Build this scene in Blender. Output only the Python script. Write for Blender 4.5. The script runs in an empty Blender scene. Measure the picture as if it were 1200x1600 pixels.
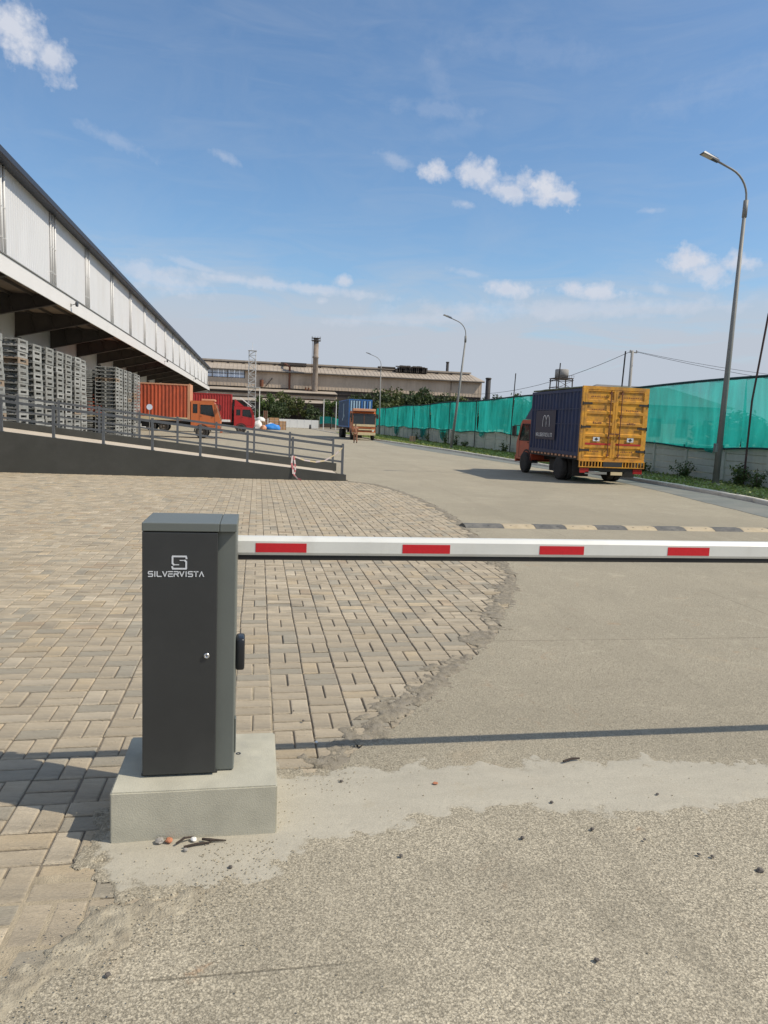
import bpy, bmesh, math, random
from mathutils import Vector, Matrix, noise as mn
from mathutils.geometry import tessellate_polygon
random.seed(7)
R_ = math.radians
scn = bpy.context.scene
COL = scn.collection

# ------------------------------------------------------------------ camera
cam_d = bpy.data.cameras.new('camera'); cam = bpy.data.objects.new('camera', cam_d); COL.objects.link(cam)
cam_d.sensor_fit = 'VERTICAL'; cam_d.sensor_height = 36.0; cam_d.lens = 1130/1600*36
cam_d.clip_start = 0.05; cam_d.clip_end = 3000
CR = Matrix(((0.9845835, -0.01798444, -0.1739882), (-0.17035265, 0.12711593, -0.97714969), (0.03969016, 0.99172481, 0.12209255)))
cam.matrix_world = Matrix.Translation((0, 0, 1.8)) @ CR.to_4x4()
scn.camera = cam
scn.render.resolution_x = 768; scn.render.resolution_y = 1024

# ------------------------------------------------------------------ sun, sky, exposure
SUN_DIR = Vector((0.863, -0.363, 1.0)).normalized()      # towards the sun
sun_az = math.atan2(SUN_DIR.x, SUN_DIR.y); sun_el = math.asin(SUN_DIR.z)
sd = bpy.data.lights.new('sun', 'SUN'); sd.energy = 3.35; sd.angle = R_(0.53); sd.color = (1.0, 0.91, 0.77)
sun = bpy.data.objects.new('sun', sd); COL.objects.link(sun)
sun.rotation_euler = SUN_DIR.to_track_quat('Z', 'Y').to_euler()
scn.view_settings.view_transform = 'Standard'; scn.view_settings.look = 'None'
scn.view_settings.exposure = 0.36; scn.view_settings.gamma = 1.0; scn.view_settings.use_curve_mapping = False

world = bpy.data.worlds.new('World'); scn.world = world; world.use_nodes = True
wt = world.node_tree; wt.nodes.clear()
def wn(t, **k):
    n = wt.nodes.new(t)
    for a, b in k.items(): setattr(n, a, b)
    return n
def wl(a, b): wt.links.new(a, b)
def wmath(op, a, b=None, c=None, clamp=False):
    n = wn('ShaderNodeMath', operation=op); n.use_clamp = clamp
    for i, v in enumerate((a, b, c)):
        if v is None: continue
        if isinstance(v, (int, float)): n.inputs[i].default_value = v
        else: wl(v, n.inputs[i])
    return n.outputs[0]
sky = wn('ShaderNodeTexSky', sky_type='NISHITA', sun_disc=False)
sky.sun_elevation = sun_el; sky.sun_rotation = sun_az; sky.altitude = 300
sky.air_density = 1.15; sky.dust_density = 0.7; sky.ozone_density = 3.2
tc = wn('ShaderNodeTexCoord'); sep = wn('ShaderNodeSeparateXYZ'); wl(tc.outputs['Generated'], sep.inputs[0])
az = wmath('MULTIPLY', wmath('ARCTAN2', sep.outputs[0], sep.outputs[1]), 180/math.pi)
el = wmath('MULTIPLY', wmath('ARCSINE', sep.outputs[2]), 180/math.pi)
comb = wn('ShaderNodeCombineXYZ'); wl(az, comb.inputs[0]); wl(el, comb.inputs[1])
def wnoise(scale, detail, rough, dist=0.0, stretch=None):
    n = wn('ShaderNodeTexNoise'); n.inputs['Scale'].default_value = scale; n.inputs['Detail'].default_value = detail
    n.inputs['Roughness'].default_value = rough; n.inputs['Distortion'].default_value = dist
    src = comb.outputs[0]
    if stretch:
        m = wn('ShaderNodeMapping'); m.inputs['Scale'].default_value = stretch[:3]; m.inputs['Rotation'].default_value = (0, 0, R_(stretch[3])); wl(src, m.inputs[0]); src = m.outputs[0]
    wl(src, n.inputs['Vector']); return n.outputs['Fac']
n_big = wnoise(0.75, 8, 0.55); n_fine = wnoise(2.6, 6, 0.6)
nz = wmath('ADD', wmath('MULTIPLY', wmath('SUBTRACT', n_big, 0.5), 2.2), wmath('MULTIPLY', wmath('SUBTRACT', n_fine, 0.5), .75))
# cumulus: azimuth, elevation (degrees), half width, half height, tilt, density
CUM = [(1.5, 9.95, 9.5, .42, -3, .55), (-4.5, 10.8, 3.5, .3, -12, .35), (24.0, 8.9, 13, .75, 1, .42), (12.0, 8.0, 8, .5, 3, .35), (12.8, 24.2, 2.6, .9, -65, .10), (12.6, 22.2, 3.4, .6, -4, .15), (14.5, 20.9, 3.0, .6, 8, .08), (33, 22.5, 6, 1.2, 12, .08), (20, 25.5, 7, 1.0, -8, .08), (-16.3, 23.3, 2.7, 1.5, -22, .95), (-14.3, 22.3, 1.6, 1.2, -30, .85), (13.2, 18.25, 1.5, .75, -8, .95), (16.6, 18.1, 2.2, 1.1, -12, .9), (18.3, 17.1, 1.9, .75, -15, .85),
       (21.2, 17.1, 2.1, 1.15, -18, 1.0), (22.4, 16.7, 1.3, .6, -18, .9), (15.2, 16.2, .9, .35, -5, .45), (10.0, 18.9, 1.6, .5, -15, .3), (31.6, 12.2, 1.9, .9, -4, .95), (33.0, 11.1, 1.4, .85, -10, .75),
       (34.9, 11.8, 1.3, .75, 0, .85), (19.0, 10.4, 2.2, .65, -8, .8), (25.0, 10.2, 2.7, .65, -5, .85), (-7.0, 9.8, 3.3, .95, -10, .55), (-8.5, 10.2, 1.6, .7, -10, .5), (6.3, 10.6, .75, .5, 0, .75), (4.7, 9.0, .5, .3, 0, .5),
       (-2.8, 18.3, 1.1, .35, -20, .3), (-10.3, 18.3, 2.6, .5, -15, .22), (28.6, 15.5, 1.0, .25, 0, .3), (29.8, 10.3, .9, .4, -30, .35), (16.0, 11.4, 1.8, .3, -10, .3),
       (-48, 14, 7, 2.5, 0, .9), (58, 16, 6, 2, 0, .9), (95, 20, 9, 3, 0, .9), (-100, 25, 10, 4, 0, .9), (160, 18, 12, 3, 0, .9), (-150, 14, 9, 2, 0, .9)]
acc = None
for (a0, e0, ra, re, tilt, dens) in CUM:
    da = wmath('SUBTRACT', az, a0); de = wmath('SUBTRACT', el, e0)
    c, s = math.cos(R_(tilt)), math.sin(R_(tilt))
    u = wmath('DIVIDE', wmath('ADD', wmath('MULTIPLY', da, c), wmath('MULTIPLY', de, s)), ra)
    v = wmath('DIVIDE', wmath('SUBTRACT', wmath('MULTIPLY', de, c), wmath('MULTIPLY', da, s)), re)
    r = wmath('SQRT', wmath('ADD', wmath('MULTIPLY', u, u), wmath('MULTIPLY', v, v)))
    m = wmath('MULTIPLY', wmath('MULTIPLY', wmath('ADD', wmath('SUBTRACT', 1.12, r), nz), 1.25, clamp=True), dens, clamp=True)
    acc = m if acc is None else wmath('MAXIMUM', acc, m)
acc = wmath('SMOOTH_MAX', acc, 0.0, 0.05)
# broken cloud added outside the view, to make the fill light more neutral
nf = wn('ShaderNodeTexNoise'); nf.inputs['Scale'].default_value = 3.1; nf.inputs['Detail'].default_value = 9; nf.inputs['Roughness'].default_value = .6; wl(tc.outputs['Generated'], nf.inputs['Vector'])
def wrange(v, a, b): n = wn('ShaderNodeMapRange'); n.inputs['From Min'].default_value = a; n.inputs['From Max'].default_value = b; wl(v, n.inputs['Value']); return n.outputs[0]
rest = wmath('MAXIMUM', wrange(el, 30, 46), wrange(wmath('ABSOLUTE', wmath('SUBTRACT', az, 9.0)), 34, 55))
acc = wmath('MAXIMUM', acc, wmath('MULTIPLY', wmath('MULTIPLY', wmath('MULTIPLY', wmath('SUBTRACT', nf.outputs['Fac'], .43), 5.0, clamp=True), rest), .92))
# thin high cloud in streaks, thicker towards the horizon
st = wnoise(0.10, 9, 0.60, 0.8, (1, 5.0, 1, 5))
st2 = wnoise(0.05, 8, 0.65, 1.2, (1, 1.6, 1, -20))
mr = wn('ShaderNodeMapRange'); mr.inputs['From Min'].default_value = 13.5; mr.inputs['From Max'].default_value = 6.5; mr.inputs['To Min'].default_value = 0.0; mr.inputs['To Max'].default_value = 1.0; wl(el, mr.inputs['Value'])
thin = wmath('MULTIPLY', wmath('SUBTRACT', wmath('ADD', st, wmath('MULTIPLY', mr.outputs[0], 0.36)), 0.455), 3.0, clamp=True)
thin = wmath('MULTIPLY', thin, wmath('ADD', wmath('MULTIPLY', mr.outputs[0], 0.84), 0.18), clamp=True)
thin2 = wmath('MULTIPLY', wmath('MULTIPLY', wmath('SUBTRACT', st2, 0.44), 1.5, clamp=True), 0.46)
veil = wmath('MAXIMUM', thin, thin2)
vd = wn('ShaderNodeMixRGB'); vd.inputs[2].default_value = (3.75, 4.15, 4.75, 1); wl(veil, vd.inputs[0]); tint = wn('ShaderNodeMixRGB', blend_type='MULTIPLY'); tint.inputs[0].default_value = 1; tint.inputs[2].default_value = (.84, .97, 1.04, 1); wl(sky.outputs[0], tint.inputs[1]); wl(tint.outputs[0], vd.inputs[1])
cm = wn('ShaderNodeMixRGB'); wl(acc, cm.inputs[0]); wl(vd.outputs[0], cm.inputs[1])
shade = wn('ShaderNodeMixRGB'); shade.inputs[1].default_value = (5.3, 5.5, 6.0, 1); shade.inputs[2].default_value = (4.3, 4.6, 5.4, 1)
wl(wnoise(0.9, 4, .5), shade.inputs[0]); wl(shade.outputs[0], cm.inputs[2])
bg = wn('ShaderNodeBackground'); bg.inputs[1].default_value = 0.106; wl(cm.outputs[0], bg.inputs[0])
wo = wn('ShaderNodeOutputWorld'); wl(bg.outputs[0], wo.inputs[0])

# ------------------------------------------------------------------ materials
def lin(r, g, b):
    f = lambda c: ((c/255+0.055)/1.055)**2.4 if c/255 > 0.04045 else c/255/12.92
    return (f(r), f(g), f(b))
def M(name, col, rough=.75, metal=0., var=.12, scale=3., bump=0., bscale=60., dirt=None, dscale=1.5, dthr=.55, damt=.6, stretch=(1, 1, 1), spec=None, attr=None, coords='Object'):
    m = bpy.data.materials.new(name); m.use_nodes = True; nt = m.node_tree; b = nt.nodes['Principled BSDF']
    N = lambda t: nt.nodes.new(t); L = nt.links.new
    b.inputs['Roughness'].default_value = rough; b.inputs['Metallic'].default_value = metal
    if spec is not None: b.inputs['Specular IOR Level'].default_value = spec
    t = N('ShaderNodeTexCoord'); mp = N('ShaderNodeMapping'); mp.inputs['Scale'].default_value = stretch; L(t.outputs[coords], mp.inputs[0])
    n = N('ShaderNodeTexNoise'); n.inputs['Scale'].default_value = scale; n.inputs['Detail'].default_value = 6; n.inputs['Roughness'].default_value = .62; L(mp.outputs[0], n.inputs['Vector'])
    r = N('ShaderNodeMapRange'); r.inputs['From Min'].default_value = .3; r.inputs['From Max'].default_value = .7; L(n.outputs['Fac'], r.inputs['Value'])
    mx = N('ShaderNodeMixRGB'); mx.inputs[1].default_value = (*[c*(1-var) for c in col], 1); mx.inputs[2].default_value = (*[min(1, c*(1+var)) for c in col], 1); L(r.outputs[0], mx.inputs[0])
    out = mx.outputs[0]
    if attr:
        a = N('ShaderNodeAttribute'); a.attribute_name = attr; am = N('ShaderNodeMixRGB'); am.blend_type = 'MULTIPLY'; am.inputs[0].default_value = 1; L(out, am.inputs[1]); L(a.outputs['Color'], am.inputs[2]); out = am.outputs[0]
    if dirt:
        dn = N('ShaderNodeTexNoise'); dn.inputs['Scale'].default_value = dscale; dn.inputs['Detail'].default_value = 8; dn.inputs['Roughness'].default_value = .7; L(mp.outputs[0], dn.inputs['Vector'])
        dr = N('ShaderNodeMapRange'); dr.inputs['From Min'].default_value = dthr-.08; dr.inputs['From Max'].default_value = dthr+.12; dr.inputs['To Max'].default_value = damt; L(dn.outputs['Fac'], dr.inputs['Value'])
        dm = N('ShaderNodeMixRGB'); dm.inputs[2].default_value = (*dirt, 1); L(dr.outputs[0], dm.inputs[0]); L(out, dm.inputs[1]); out = dm.outputs[0]
    L(out, b.inputs['Base Color'])
    if bump:
        bn = N('ShaderNodeTexNoise'); bn.inputs['Scale'].default_value = bscale; bn.inputs['Detail'].default_value = 5; L(mp.outputs[0], bn.inputs['Vector'])
        bp = N('ShaderNodeBump'); bp.inputs['Strength'].default_value = bump; bp.inputs['Distance'].default_value = .01; L(bn.outputs['Fac'], bp.inputs['Height']); L(bp.outputs[0], b.inputs['Normal'])
    return m
def glass_mat(name, tint=(.03, .04, .04), alpha=.55):
    m = bpy.data.materials.new(name); m.use_nodes = True; nt = m.node_tree; b = nt.nodes['Principled BSDF']
    b.inputs['Base Color'].default_value = (*tint, 1); b.inputs['Roughness'].default_value = .08; b.inputs['Specular IOR Level'].default_value = .6
    tr = nt.nodes.new('ShaderNodeBsdfTransparent'); tr.inputs[0].default_value = (.8, .88, .86, 1); mx = nt.nodes.new('ShaderNodeMixShader'); mx.inputs[0].default_value = alpha
    nt.links.new(tr.outputs[0], mx.inputs[1]); nt.links.new(b.outputs[0], mx.inputs[2]); nt.links.new(mx.outputs[0], nt.nodes['Material Output'].inputs[0])
    return m
def leaf_mat(name, c1, c2, trans=.25, scale=.9):
    m = M(name, c1, .6, var=0, scale=scale); nt = m.node_tree; b = nt.nodes['Principled BSDF']
    mx = [n for n in nt.nodes if n.type == 'MIX_RGB'][0]; mx.inputs[1].default_value = (*c1, 1); mx.inputs[2].default_value = (*c2, 1)
    t = nt.nodes.new('ShaderNodeBsdfTranslucent'); nt.links.new(mx.outputs[0], t.inputs[0])
    ms = nt.nodes.new('ShaderNodeMixShader'); ms.inputs[0].default_value = trans
    nt.links.new(b.outputs[0], ms.inputs[1]); nt.links.new(t.outputs[0], ms.inputs[2]); nt.links.new(ms.outputs[0], nt.nodes['Material Output'].inputs[0])
    return m

def concrete_road_mat(name, base, dark, light, pebble=55., grain=1.0, joints=True, feather=None):
    """broom worn concrete with the aggregate showing, stains, tyre wear and sawn joints"""
    m = bpy.data.materials.new(name); m.use_nodes = True; nt = m.node_tree; b = nt.nodes['Principled BSDF']; b.inputs['Roughness'].default_value = .9; b.inputs['Specular IOR Level'].default_value = .25
    N = lambda t: nt.nodes.new(t); L = nt.links.new
    def mth(op, x, y=None, clamp=False):
        n = N('ShaderNodeMath'); n.operation = op; n.use_clamp = clamp
        for i, v in enumerate((x, y)):
            if v is None: continue
            if isinstance(v, (int, float)): n.inputs[i].default_value = v
            else: L(v, n.inputs[i])
        return n.outputs[0]
    t = N('ShaderNodeTexCoord'); P = t.outputs['Object']
    def noi(s, d=5, r=.6, dist=0, st=None, rot=0):
        n = N('ShaderNodeTexNoise'); n.inputs['Scale'].default_value = s; n.inputs['Detail'].default_value = d; n.inputs['Roughness'].default_value = r; n.inputs['Distortion'].default_value = dist
        if st:
            mp = N('ShaderNodeMapping'); mp.inputs['Scale'].default_value = st; mp.inputs['Rotation'].default_value = (0, 0, rot); L(P, mp.inputs[0]); L(mp.outputs[0], n.inputs['Vector'])
        else: L(P, n.inputs['Vector'])
        return n.outputs['Fac']
    def rng(v, a, c, lo=0., hi=1.):
        n = N('ShaderNodeMapRange'); n.inputs['From Min'].default_value = a; n.inputs['From Max'].default_value = c; n.inputs['To Min'].default_value = lo; n.inputs['To Max'].default_value = hi; L(v, n.inputs['Value']); return n.outputs[0]
    def mix(f, a, c, mode='MIX'):
        n = N('ShaderNodeMixRGB'); n.blend_type = mode
        for i, v in enumerate((f, a, c)):
            if isinstance(v, (int, float)): n.inputs[i].default_value = v
            elif isinstance(v, tuple): n.inputs[i].default_value = (*v, 1)
            else: L(v, n.inputs[i])
        return n.outputs[0]
    vo = N('ShaderNodeTexVoronoi'); vo.inputs['Scale'].default_value = pebble; L(P, vo.inputs['Vector'])
    vo2 = N('ShaderNodeTexVoronoi'); vo2.inputs['Scale'].default_value = pebble*1.7; L(P, vo2.inputs['Vector'])
    cell = N('ShaderNodeSeparateColor'); L(vo.outputs['Color'], cell.inputs[0])
    col = mix(rng(noi(.55, 6, .6), .3, .7), tuple(c*.90 for c in base), tuple(min(1, c*1.08) for c in base))
    sp0 = N('ShaderNodeSeparateXYZ'); L(P, sp0.inputs[0])
    nearz = rng(mth('ADD', sp0.outputs[1], mth('MULTIPLY', noi(1.2, 5, .6), .5)), 3.9, 3.2)
    pit = rng(noi(pebble*1.3, 4, .85), .50, .66)                    # pits between stones
    vs = N('ShaderNodeTexVoronoi'); vs.inputs['Scale'].default_value = pebble*1.5; L(P, vs.inputs['Vector']); vsc = N('ShaderNodeSeparateColor'); L(vs.outputs['Color'], vsc.inputs[0])
    fine = mth('ADD', mth('MULTIPLY', noi(pebble*1.2, 4, .85), .55), mth('MULTIPLY', mth('ADD', mth('MULTIPLY', vsc.outputs[0], .45), rng(vs.outputs['Distance'], .75, .2, 0, .55)), .45)); mid = noi(pebble*.55, 4, .7)
    col = mix(rng(fine, .34, .66), tuple(c*(1-.56*grain) for c in base), tuple(min(1, c*(1+.38*grain)) for c in base))
    col = mix(mth('MULTIPLY', rng(mid, .30, .70), .35*grain), col, tuple(c*.72 for c in base))
    col = mix(rng(noi(.55, 6, .6), .3, .7, 0, .30), col, tuple(min(1, c*1.12) for c in base))
    col = mix(mth('MULTIPLY', pit, .5*grain), col, dark)
    stone = mth('MULTIPLY', rng(vo.outputs['Distance'], .42, .25), rng(cell.outputs[0], .55, .75))
    col = mix(mth('MULTIPLY', stone, .38*grain), col, light)
    stone2 = mth('MULTIPLY', rng(vo2.outputs['Distance'], .4, .25), rng(cell.outputs[1], .7, .85))
    col = mix(mth('MULTIPLY', stone2, .38*grain), col, dark)
    col = mix(mth('MULTIPLY', nearz, .55), col, mix(1., col, (1.42, 1.42, 1.42), 'MULTIPLY'))
    col = mix(rng(noi(1.3, 8, .72, .5), .50, .66, 0, .52), col, tuple(c*.66 for c in base))
    col = mix(rng(noi(2.3, 8, .75, .9), .56, .66, 0, .60), col, tuple(min(1, c*1.28) for c in base))      # damp and oil stains
    col = mix(rng(noi(.9, 7, .7, 1.0), .60, .72, 0, .5), col, (.46, .34, .21))                   # sandy dust
    col = mix(rng(noi(.35, 6, .7, .4, (3.2, .12, 1), R_(8)), .52, .64, 0, .5), col, tuple(c*.62 for c in base))   # tyre tracks along the road
    rust = mth('MULTIPLY', rng(noi(3.1, 6, .7, .8), .61, .69), rng(noi(.8, 3, .5), .46, .58))
    col = mix(mth('MULTIPLY', rust, .5), col, (.42, .22, .10))
    soft = mth('MULTIPLY', mth('SUBTRACT', 1.0, nearz), .45 if joints else 0.0)
    col = mix(soft, col, mix(rng(noi(.9, 7, .65, .5), .35, .65), tuple(c*.84 for c in base), tuple(c*.98 for c in base)))
    col = mix(rng(noi(.22, 5, .6, .8), .44, .60, 0, .42), col, tuple(c*.70 for c in base))
    h = mth('ADD', mth('MULTIPLY', pit, -1.0), mth('MULTIPLY', stone, .5))
    if joints:
        sp = N('ShaderNodeSeparateXYZ'); L(P, sp.inputs[0])
        wob = mth('MULTIPLY', mth('SUBTRACT', noi(1.5, 4, .6), .5), .05)
        jy = mth('ABSOLUTE', mth('SUBTRACT', mth('PINGPONG', mth('ADD', mth('SUBTRACT', sp.outputs[1], 2.19), wob), 1.745), 0))
        jx = mth('ABSOLUTE', mth('SUBTRACT', mth('PINGPONG', mth('ADD', mth('SUBTRACT', sp.outputs[0], .79), wob), 2.2), 0))
        j = mth('MAXIMUM', rng(jy, .006, .002), rng(jx, .006, .002))
        j = mth('MULTIPLY', j, rng(noi(.8, 3, .5), .45, .55))
        col = mix(mth('MULTIPLY', j, .55), col, tuple(c*.5 for c in dark)); h = mth('SUBTRACT', h, j)
    if feather:
        at = N('ShaderNodeAttribute'); at.attribute_name = 'edge'
        f = rng(mth('ADD', at.outputs['Fac'], mth('MULTIPLY', mth('SUBTRACT', noi(7, 7, .75, .4), .5), 1.9)), .30, .58)
        sm = mix(rng(noi(2.2, 6, .65, .6, (1, 3, 1)), .3, .7), tuple(c*.90 for c in feather), tuple(c*1.08 for c in feather))
        sm = mix(rng(noi(4.5, 7, .75, .5), .58, .72, 0, .45), sm, (.38, .32, .22))
        sm = mix(rng(noi(90, 3, .8), .60, .70, 0, .30), sm, dark)
        col = mix(mth('MULTIPLY', f, .80), col, sm); h = mth('MULTIPLY', h, mth('SUBTRACT', 1.0, mth('MULTIPLY', f, .85)))
    L(col, b.inputs['Base Color'])
    bp = N('ShaderNodeBump'); bp.inputs['Strength'].default_value = .75*grain; bp.inputs['Distance'].default_value = .004; L(h, bp.inputs['Height']); L(bp.outputs[0], b.inputs['Normal'])
    return m

m_road = concrete_road_mat('weathered_concrete', (.41, .362, .268), (.17, .145, .105), (.56, .51, .40), pebble=85.)
m_patch = concrete_road_mat('smooth_cement', (.41, .362, .268), (.17, .145, .105), (.56, .51, .40), pebble=85., joints=False, feather=(.42, .39, .315))
m_mortar2 = M('pale_crumbly_mortar', (.38, .335, .245), .95, var=.3, scale=18, bump=.8, bscale=120, dirt=(.24, .20, .14), dscale=7, dthr=.54, damt=.6)
m_mortar = M('crumbly_mortar', (.255, .22, .16), .95, var=.35, scale=18, bump=.8, bscale=120, dirt=(.20, .18, .15), dscale=9, dthr=.54, damt=.6)
m_asph = M('grey_asphalt', (.17, .18, .165), .92, var=.14, scale=1.2, bump=.3, bscale=90, dirt=(.26, .24, .2), dscale=.6, dthr=.55, damt=.5)
m_soil = M('dusty_soil', (.26, .22, .16), .95, var=.25, scale=.6, bump=.5, bscale=15)
m_sand = M('joint_sand', (.19, .16, .12), .95, var=.3, scale=6, bump=.6, bscale=150)
m_sand2 = M('dry_joint_sand', (.36, .30, .205), .95, var=.25, scale=9, bump=.6, bscale=150)
m_paver = M('buff_paver', (.425, .358, .258), .88, var=.27, scale=8, bump=.7, bscale=110, dirt=(.20, .175, .135), dscale=3.4, dthr=.53, damt=.62, attr='tone', stretch=(.45, 1.9, 1))
m_pedcon = M('pedestal_concrete', (.43, .41, .325), .9, var=.13, scale=5, bump=.18, bscale=160, dirt=(.20, .20, .185), dscale=3.0, dthr=.62, damt=.45)
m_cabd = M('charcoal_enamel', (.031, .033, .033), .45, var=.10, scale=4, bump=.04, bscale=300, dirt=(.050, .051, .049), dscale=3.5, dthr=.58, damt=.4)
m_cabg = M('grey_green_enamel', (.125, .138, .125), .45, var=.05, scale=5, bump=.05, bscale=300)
m_letter = M('silver_print', (.62, .64, .66), .45, var=.03)
m_armw = M('white_enamel_arm', (.66, .66, .61), .38, var=.05, scale=4, dirt=(.45, .42, .36), dscale=5, dthr=.62, damt=.35)
m_red = M('red_reflector', (.55, .012, .022), .3, var=.08, scale=60)
m_rubber = M('black_rubber', (.018, .018, .018), .8, var=.15)
m_black = M('black_plastic', (.012, .014, .018), .3, var=.05)
m_chrome = M('steel_lock', (.6, .6, .6), .25, .9, var=.05)
m_ramp = M('dark_grey_render', (.058, .059, .052), .85, var=.10, scale=1.5, bump=.25, bscale=40, dirt=(.085, .085, .078), dscale=.9, dthr=.55, damt=.5)
m_ramptop = M('ramp_screed', (.50, .43, .34), .9, var=.08, scale=2, bump=.3)
m_rail = M('grey_painted_steel', (.115, .125, .135), .5, .25, var=.12, scale=4)
m_white = M('white_cladding', (.60, .60, .60), .5, .0, var=.035, scale=.8, dirt=(.5, .47, .42), dscale=.5, dthr=.6, damt=.3, stretch=(1, 1, .3))
m_fascia = M('white_fascia', (.70, .68, .65), .5, var=.03, scale=.8)
m_navy = M('navy_gutter', (.028, .034, .05), .5, var=.1)
m_pipe = M('white_downpipe', (.66, .65, .63), .5, var=.05)
m_soffit = M('dark_soffit', (.24, .18, .13), .8, var=.25, scale=.6)
m_beam = M('brown_primer_steel', (.075, .064, .055), .6, .2, var=.2, scale=1)
m_dock = M('dock_wall_sheet', (.50, .49, .46), .6, var=.06, scale=.7)
m_pal = [M('grey_pallet_wood', (.235, .24, .225), .85, var=.22, scale=3, dirt=(.20, .18, .15), dscale=2, dthr=.58), M('brown_pallet_wood', (.27, .205, .145), .85, var=.22, scale=3), M('pale_pallet_wood', (.31, .31, .29), .85, var=.15, scale=3)]
m_net = None
m_yel = M('worn_yellow_paint', (.68, .32, .028), .55, var=.2, scale=2.2, dirt=(.25, .12, .045), dscale=2.8, dthr=.52, damt=.75)
m_rust = M('rust', (.16, .06, .03), .8, var=.35, scale=6)
m_blue = M('navy_blue_paint', (.008, .024, .085), .5, var=.2, scale=2, dirt=(.028, .035, .06), dscale=2.5, dthr=.6, damt=.6)
m_bluepan = M('dark_navy_board', (.020, .022, .050), .5, var=.06)
m_cabred = M('faded_red_orange_cab', (.40, .065, .03), .42, var=.12, scale=2, dirt=(.22, .09, .05), dscale=3, dthr=.6)
m_orange = M('orange_cab_paint', (.56, .15, .045), .42, var=.12, scale=2, dirt=(.3, .14, .07), dscale=2, dthr=.6)
m_orcont = M('rusty_orange_container', (.46, .085, .032), .55, var=.2, scale=1.2, dirt=(.20, .05, .03), dscale=1.3, dthr=.57, damt=.7, stretch=(1, 1, .4))
m_ltor = M('pale_orange_frame', (.60, .30, .17), .55, var=.12, scale=2)
m_redcont = M('deep_red_container', (.36, .028, .026), .5, var=.16, scale=1.2, dirt=(.2, .03, .03), dscale=1.2, dthr=.6)
m_redcab = M('crimson_cab', (.42, .025, .025), .35, var=.1, scale=2)
m_bcont = M('bright_blue_container', (.03, .15, .42), .5, var=.12, scale=1.2, dirt=(.09, .15, .22), dscale=1.6, dthr=.58, damt=.6)
m_lblue = M('pale_blue_sunlit_and_marks', (.32, .50, .62), .5, var=.1)  # side markings, and container ribs coloured as if sunlit
m_bgrey = M('dusty_blue_container_side', (.055, .11, .20), .6, var=.12, scale=1.2, dirt=(.13, .16, .19), dscale=1.4, dthr=.56, damt=.5)
m_cream = M('cream_trim', (.62, .50, .30), .55, var=.12, scale=3)
m_whitep = M('white_paint', (.74, .73, .70), .5, var=.06, scale=3)
m_tyre = M('dusty_tyre', (.035, .032, .029), .9, var=.3, scale=8, bump=.4, bscale=30)
m_hub = M('dusty_steel_hub', (.13, .11, .09), .7, .2, var=.25, scale=8)
m_chas = M('chassis_black', (.025, .024, .023), .75, var=.25, scale=5)
m_tarp = M('dull_tarpaulin', (.14, .16, .11), .85, var=.3, scale=3, bump=.5, bscale=12)
m_ink = M('dark_print', (.03, .03, .03), .6, var=.1)
m_redp = M('red_print', (.45, .03, .02), .5, var=.1)
m_glass = glass_mat('vehicle_glass'); m_glassd = glass_mat('dark_vehicle_glass', (.02, .025, .025), .85)
m_lamp_r = M('red_lamp_lens', (.35, .02, .02), .25, var=.05); m_lamp_w = M('clear_lamp_lens', (.7, .7, .66), .2, var=.05)
m_kerb = M('kerb_concrete', (.70, .65, .55), .9, var=.12, scale=2, bump=.3, dirt=(.25, .22, .18), dscale=1.2, dthr=.6)
m_wallp = M('precast_wall', (.52, .56, .46), .9, var=.16, scale=1.5, bump=.25, dirt=(.36, .39, .31), dscale=.9, dthr=.55, damt=.6)
m_galv = M('galvanised_steel', (.215, .215, .20), .6, .1, var=.08, scale=3)
m_lamph = M('lamp_housing', (.06, .065, .075), .4, .2, var=.1)
m_lens = M('lamp_lens', (.5, .46, .40), .3, var=.05)
m_pole = M('black_steel_pole', (.03, .027, .027), .7, .2, var=.2)
m_poler = M('rusty_steel_pole', (.075, .045, .038), .8, .1, var=.3)
m_util = M('concrete_pole', (.30, .29, .27), .9, var=.1)
m_fact = M('factory_sheet', (.53, .43, .325), .75, var=.12, scale=.25, dirt=(.33, .26, .19), dscale=.22, dthr=.56, damt=.6, stretch=(1, 1, .35))
m_factr = M('factory_roof_sheet', (.38, .32, .25), .75, var=.1, scale=.25, dirt=(.22, .17, .12), dscale=.2, dthr=.57, damt=.55)
m_factd = M('dark_steel_and_gap_shade', (.06, .05, .042), .8, var=.2, scale=.5)
m_skyblue = M('sky_opening_and_sign_blue', (.66, .74, .86), .3, var=.06, scale=.5)  # sky colour for the open factory windows; also the round sign
m_mast = M('pale_grey_mast_paint', (.45, .45, .44), .6, var=.1)
m_chim = M('chimney_steel', (.30, .255, .21), .8, var=.2, scale=.6, dirt=(.14, .09, .06), dscale=.4, dthr=.5, damt=.7)
m_whwall = M('white_boundary_panel', (.70, .70, .68), .7, var=.05, scale=1)
m_bump_y = M('faded_yellow_rubber', (.44, .36, .235), .85, var=.16, scale=8, dirt=(.4, .34, .25), dscale=4, dthr=.55)
m_bump_k = M('black_bump_rubber', (.11, .108, .10), .85, var=.2, scale=8, dirt=(.26, .24, .2), dscale=5, dthr=.56, damt=.5)
m_tape_w = M('white_cloth_tape', (.62, .52, .50), .8, var=.15); m_tape_r = M('pink_red_cloth_tape', (.50, .16, .17), .8, var=.15)
m_brick = M('broken_brick', (.42, .17, .09), .9, var=.2, scale=30, bump=.4); m_stone = M('grey_stone', (.30, .28, .25), .9, var=.25, scale=30, bump=.4)
m_grit = M('pale_grit', (.36, .31, .22), .9, var=.4, scale=25)
m_stoned = M('dark_stone', (.12, .105, .09), .9, var=.35, scale=30, bump=.4); m_twig = M('dark_twig', (.045, .032, .024), .9, var=.3, scale=30, bump=.4)
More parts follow.
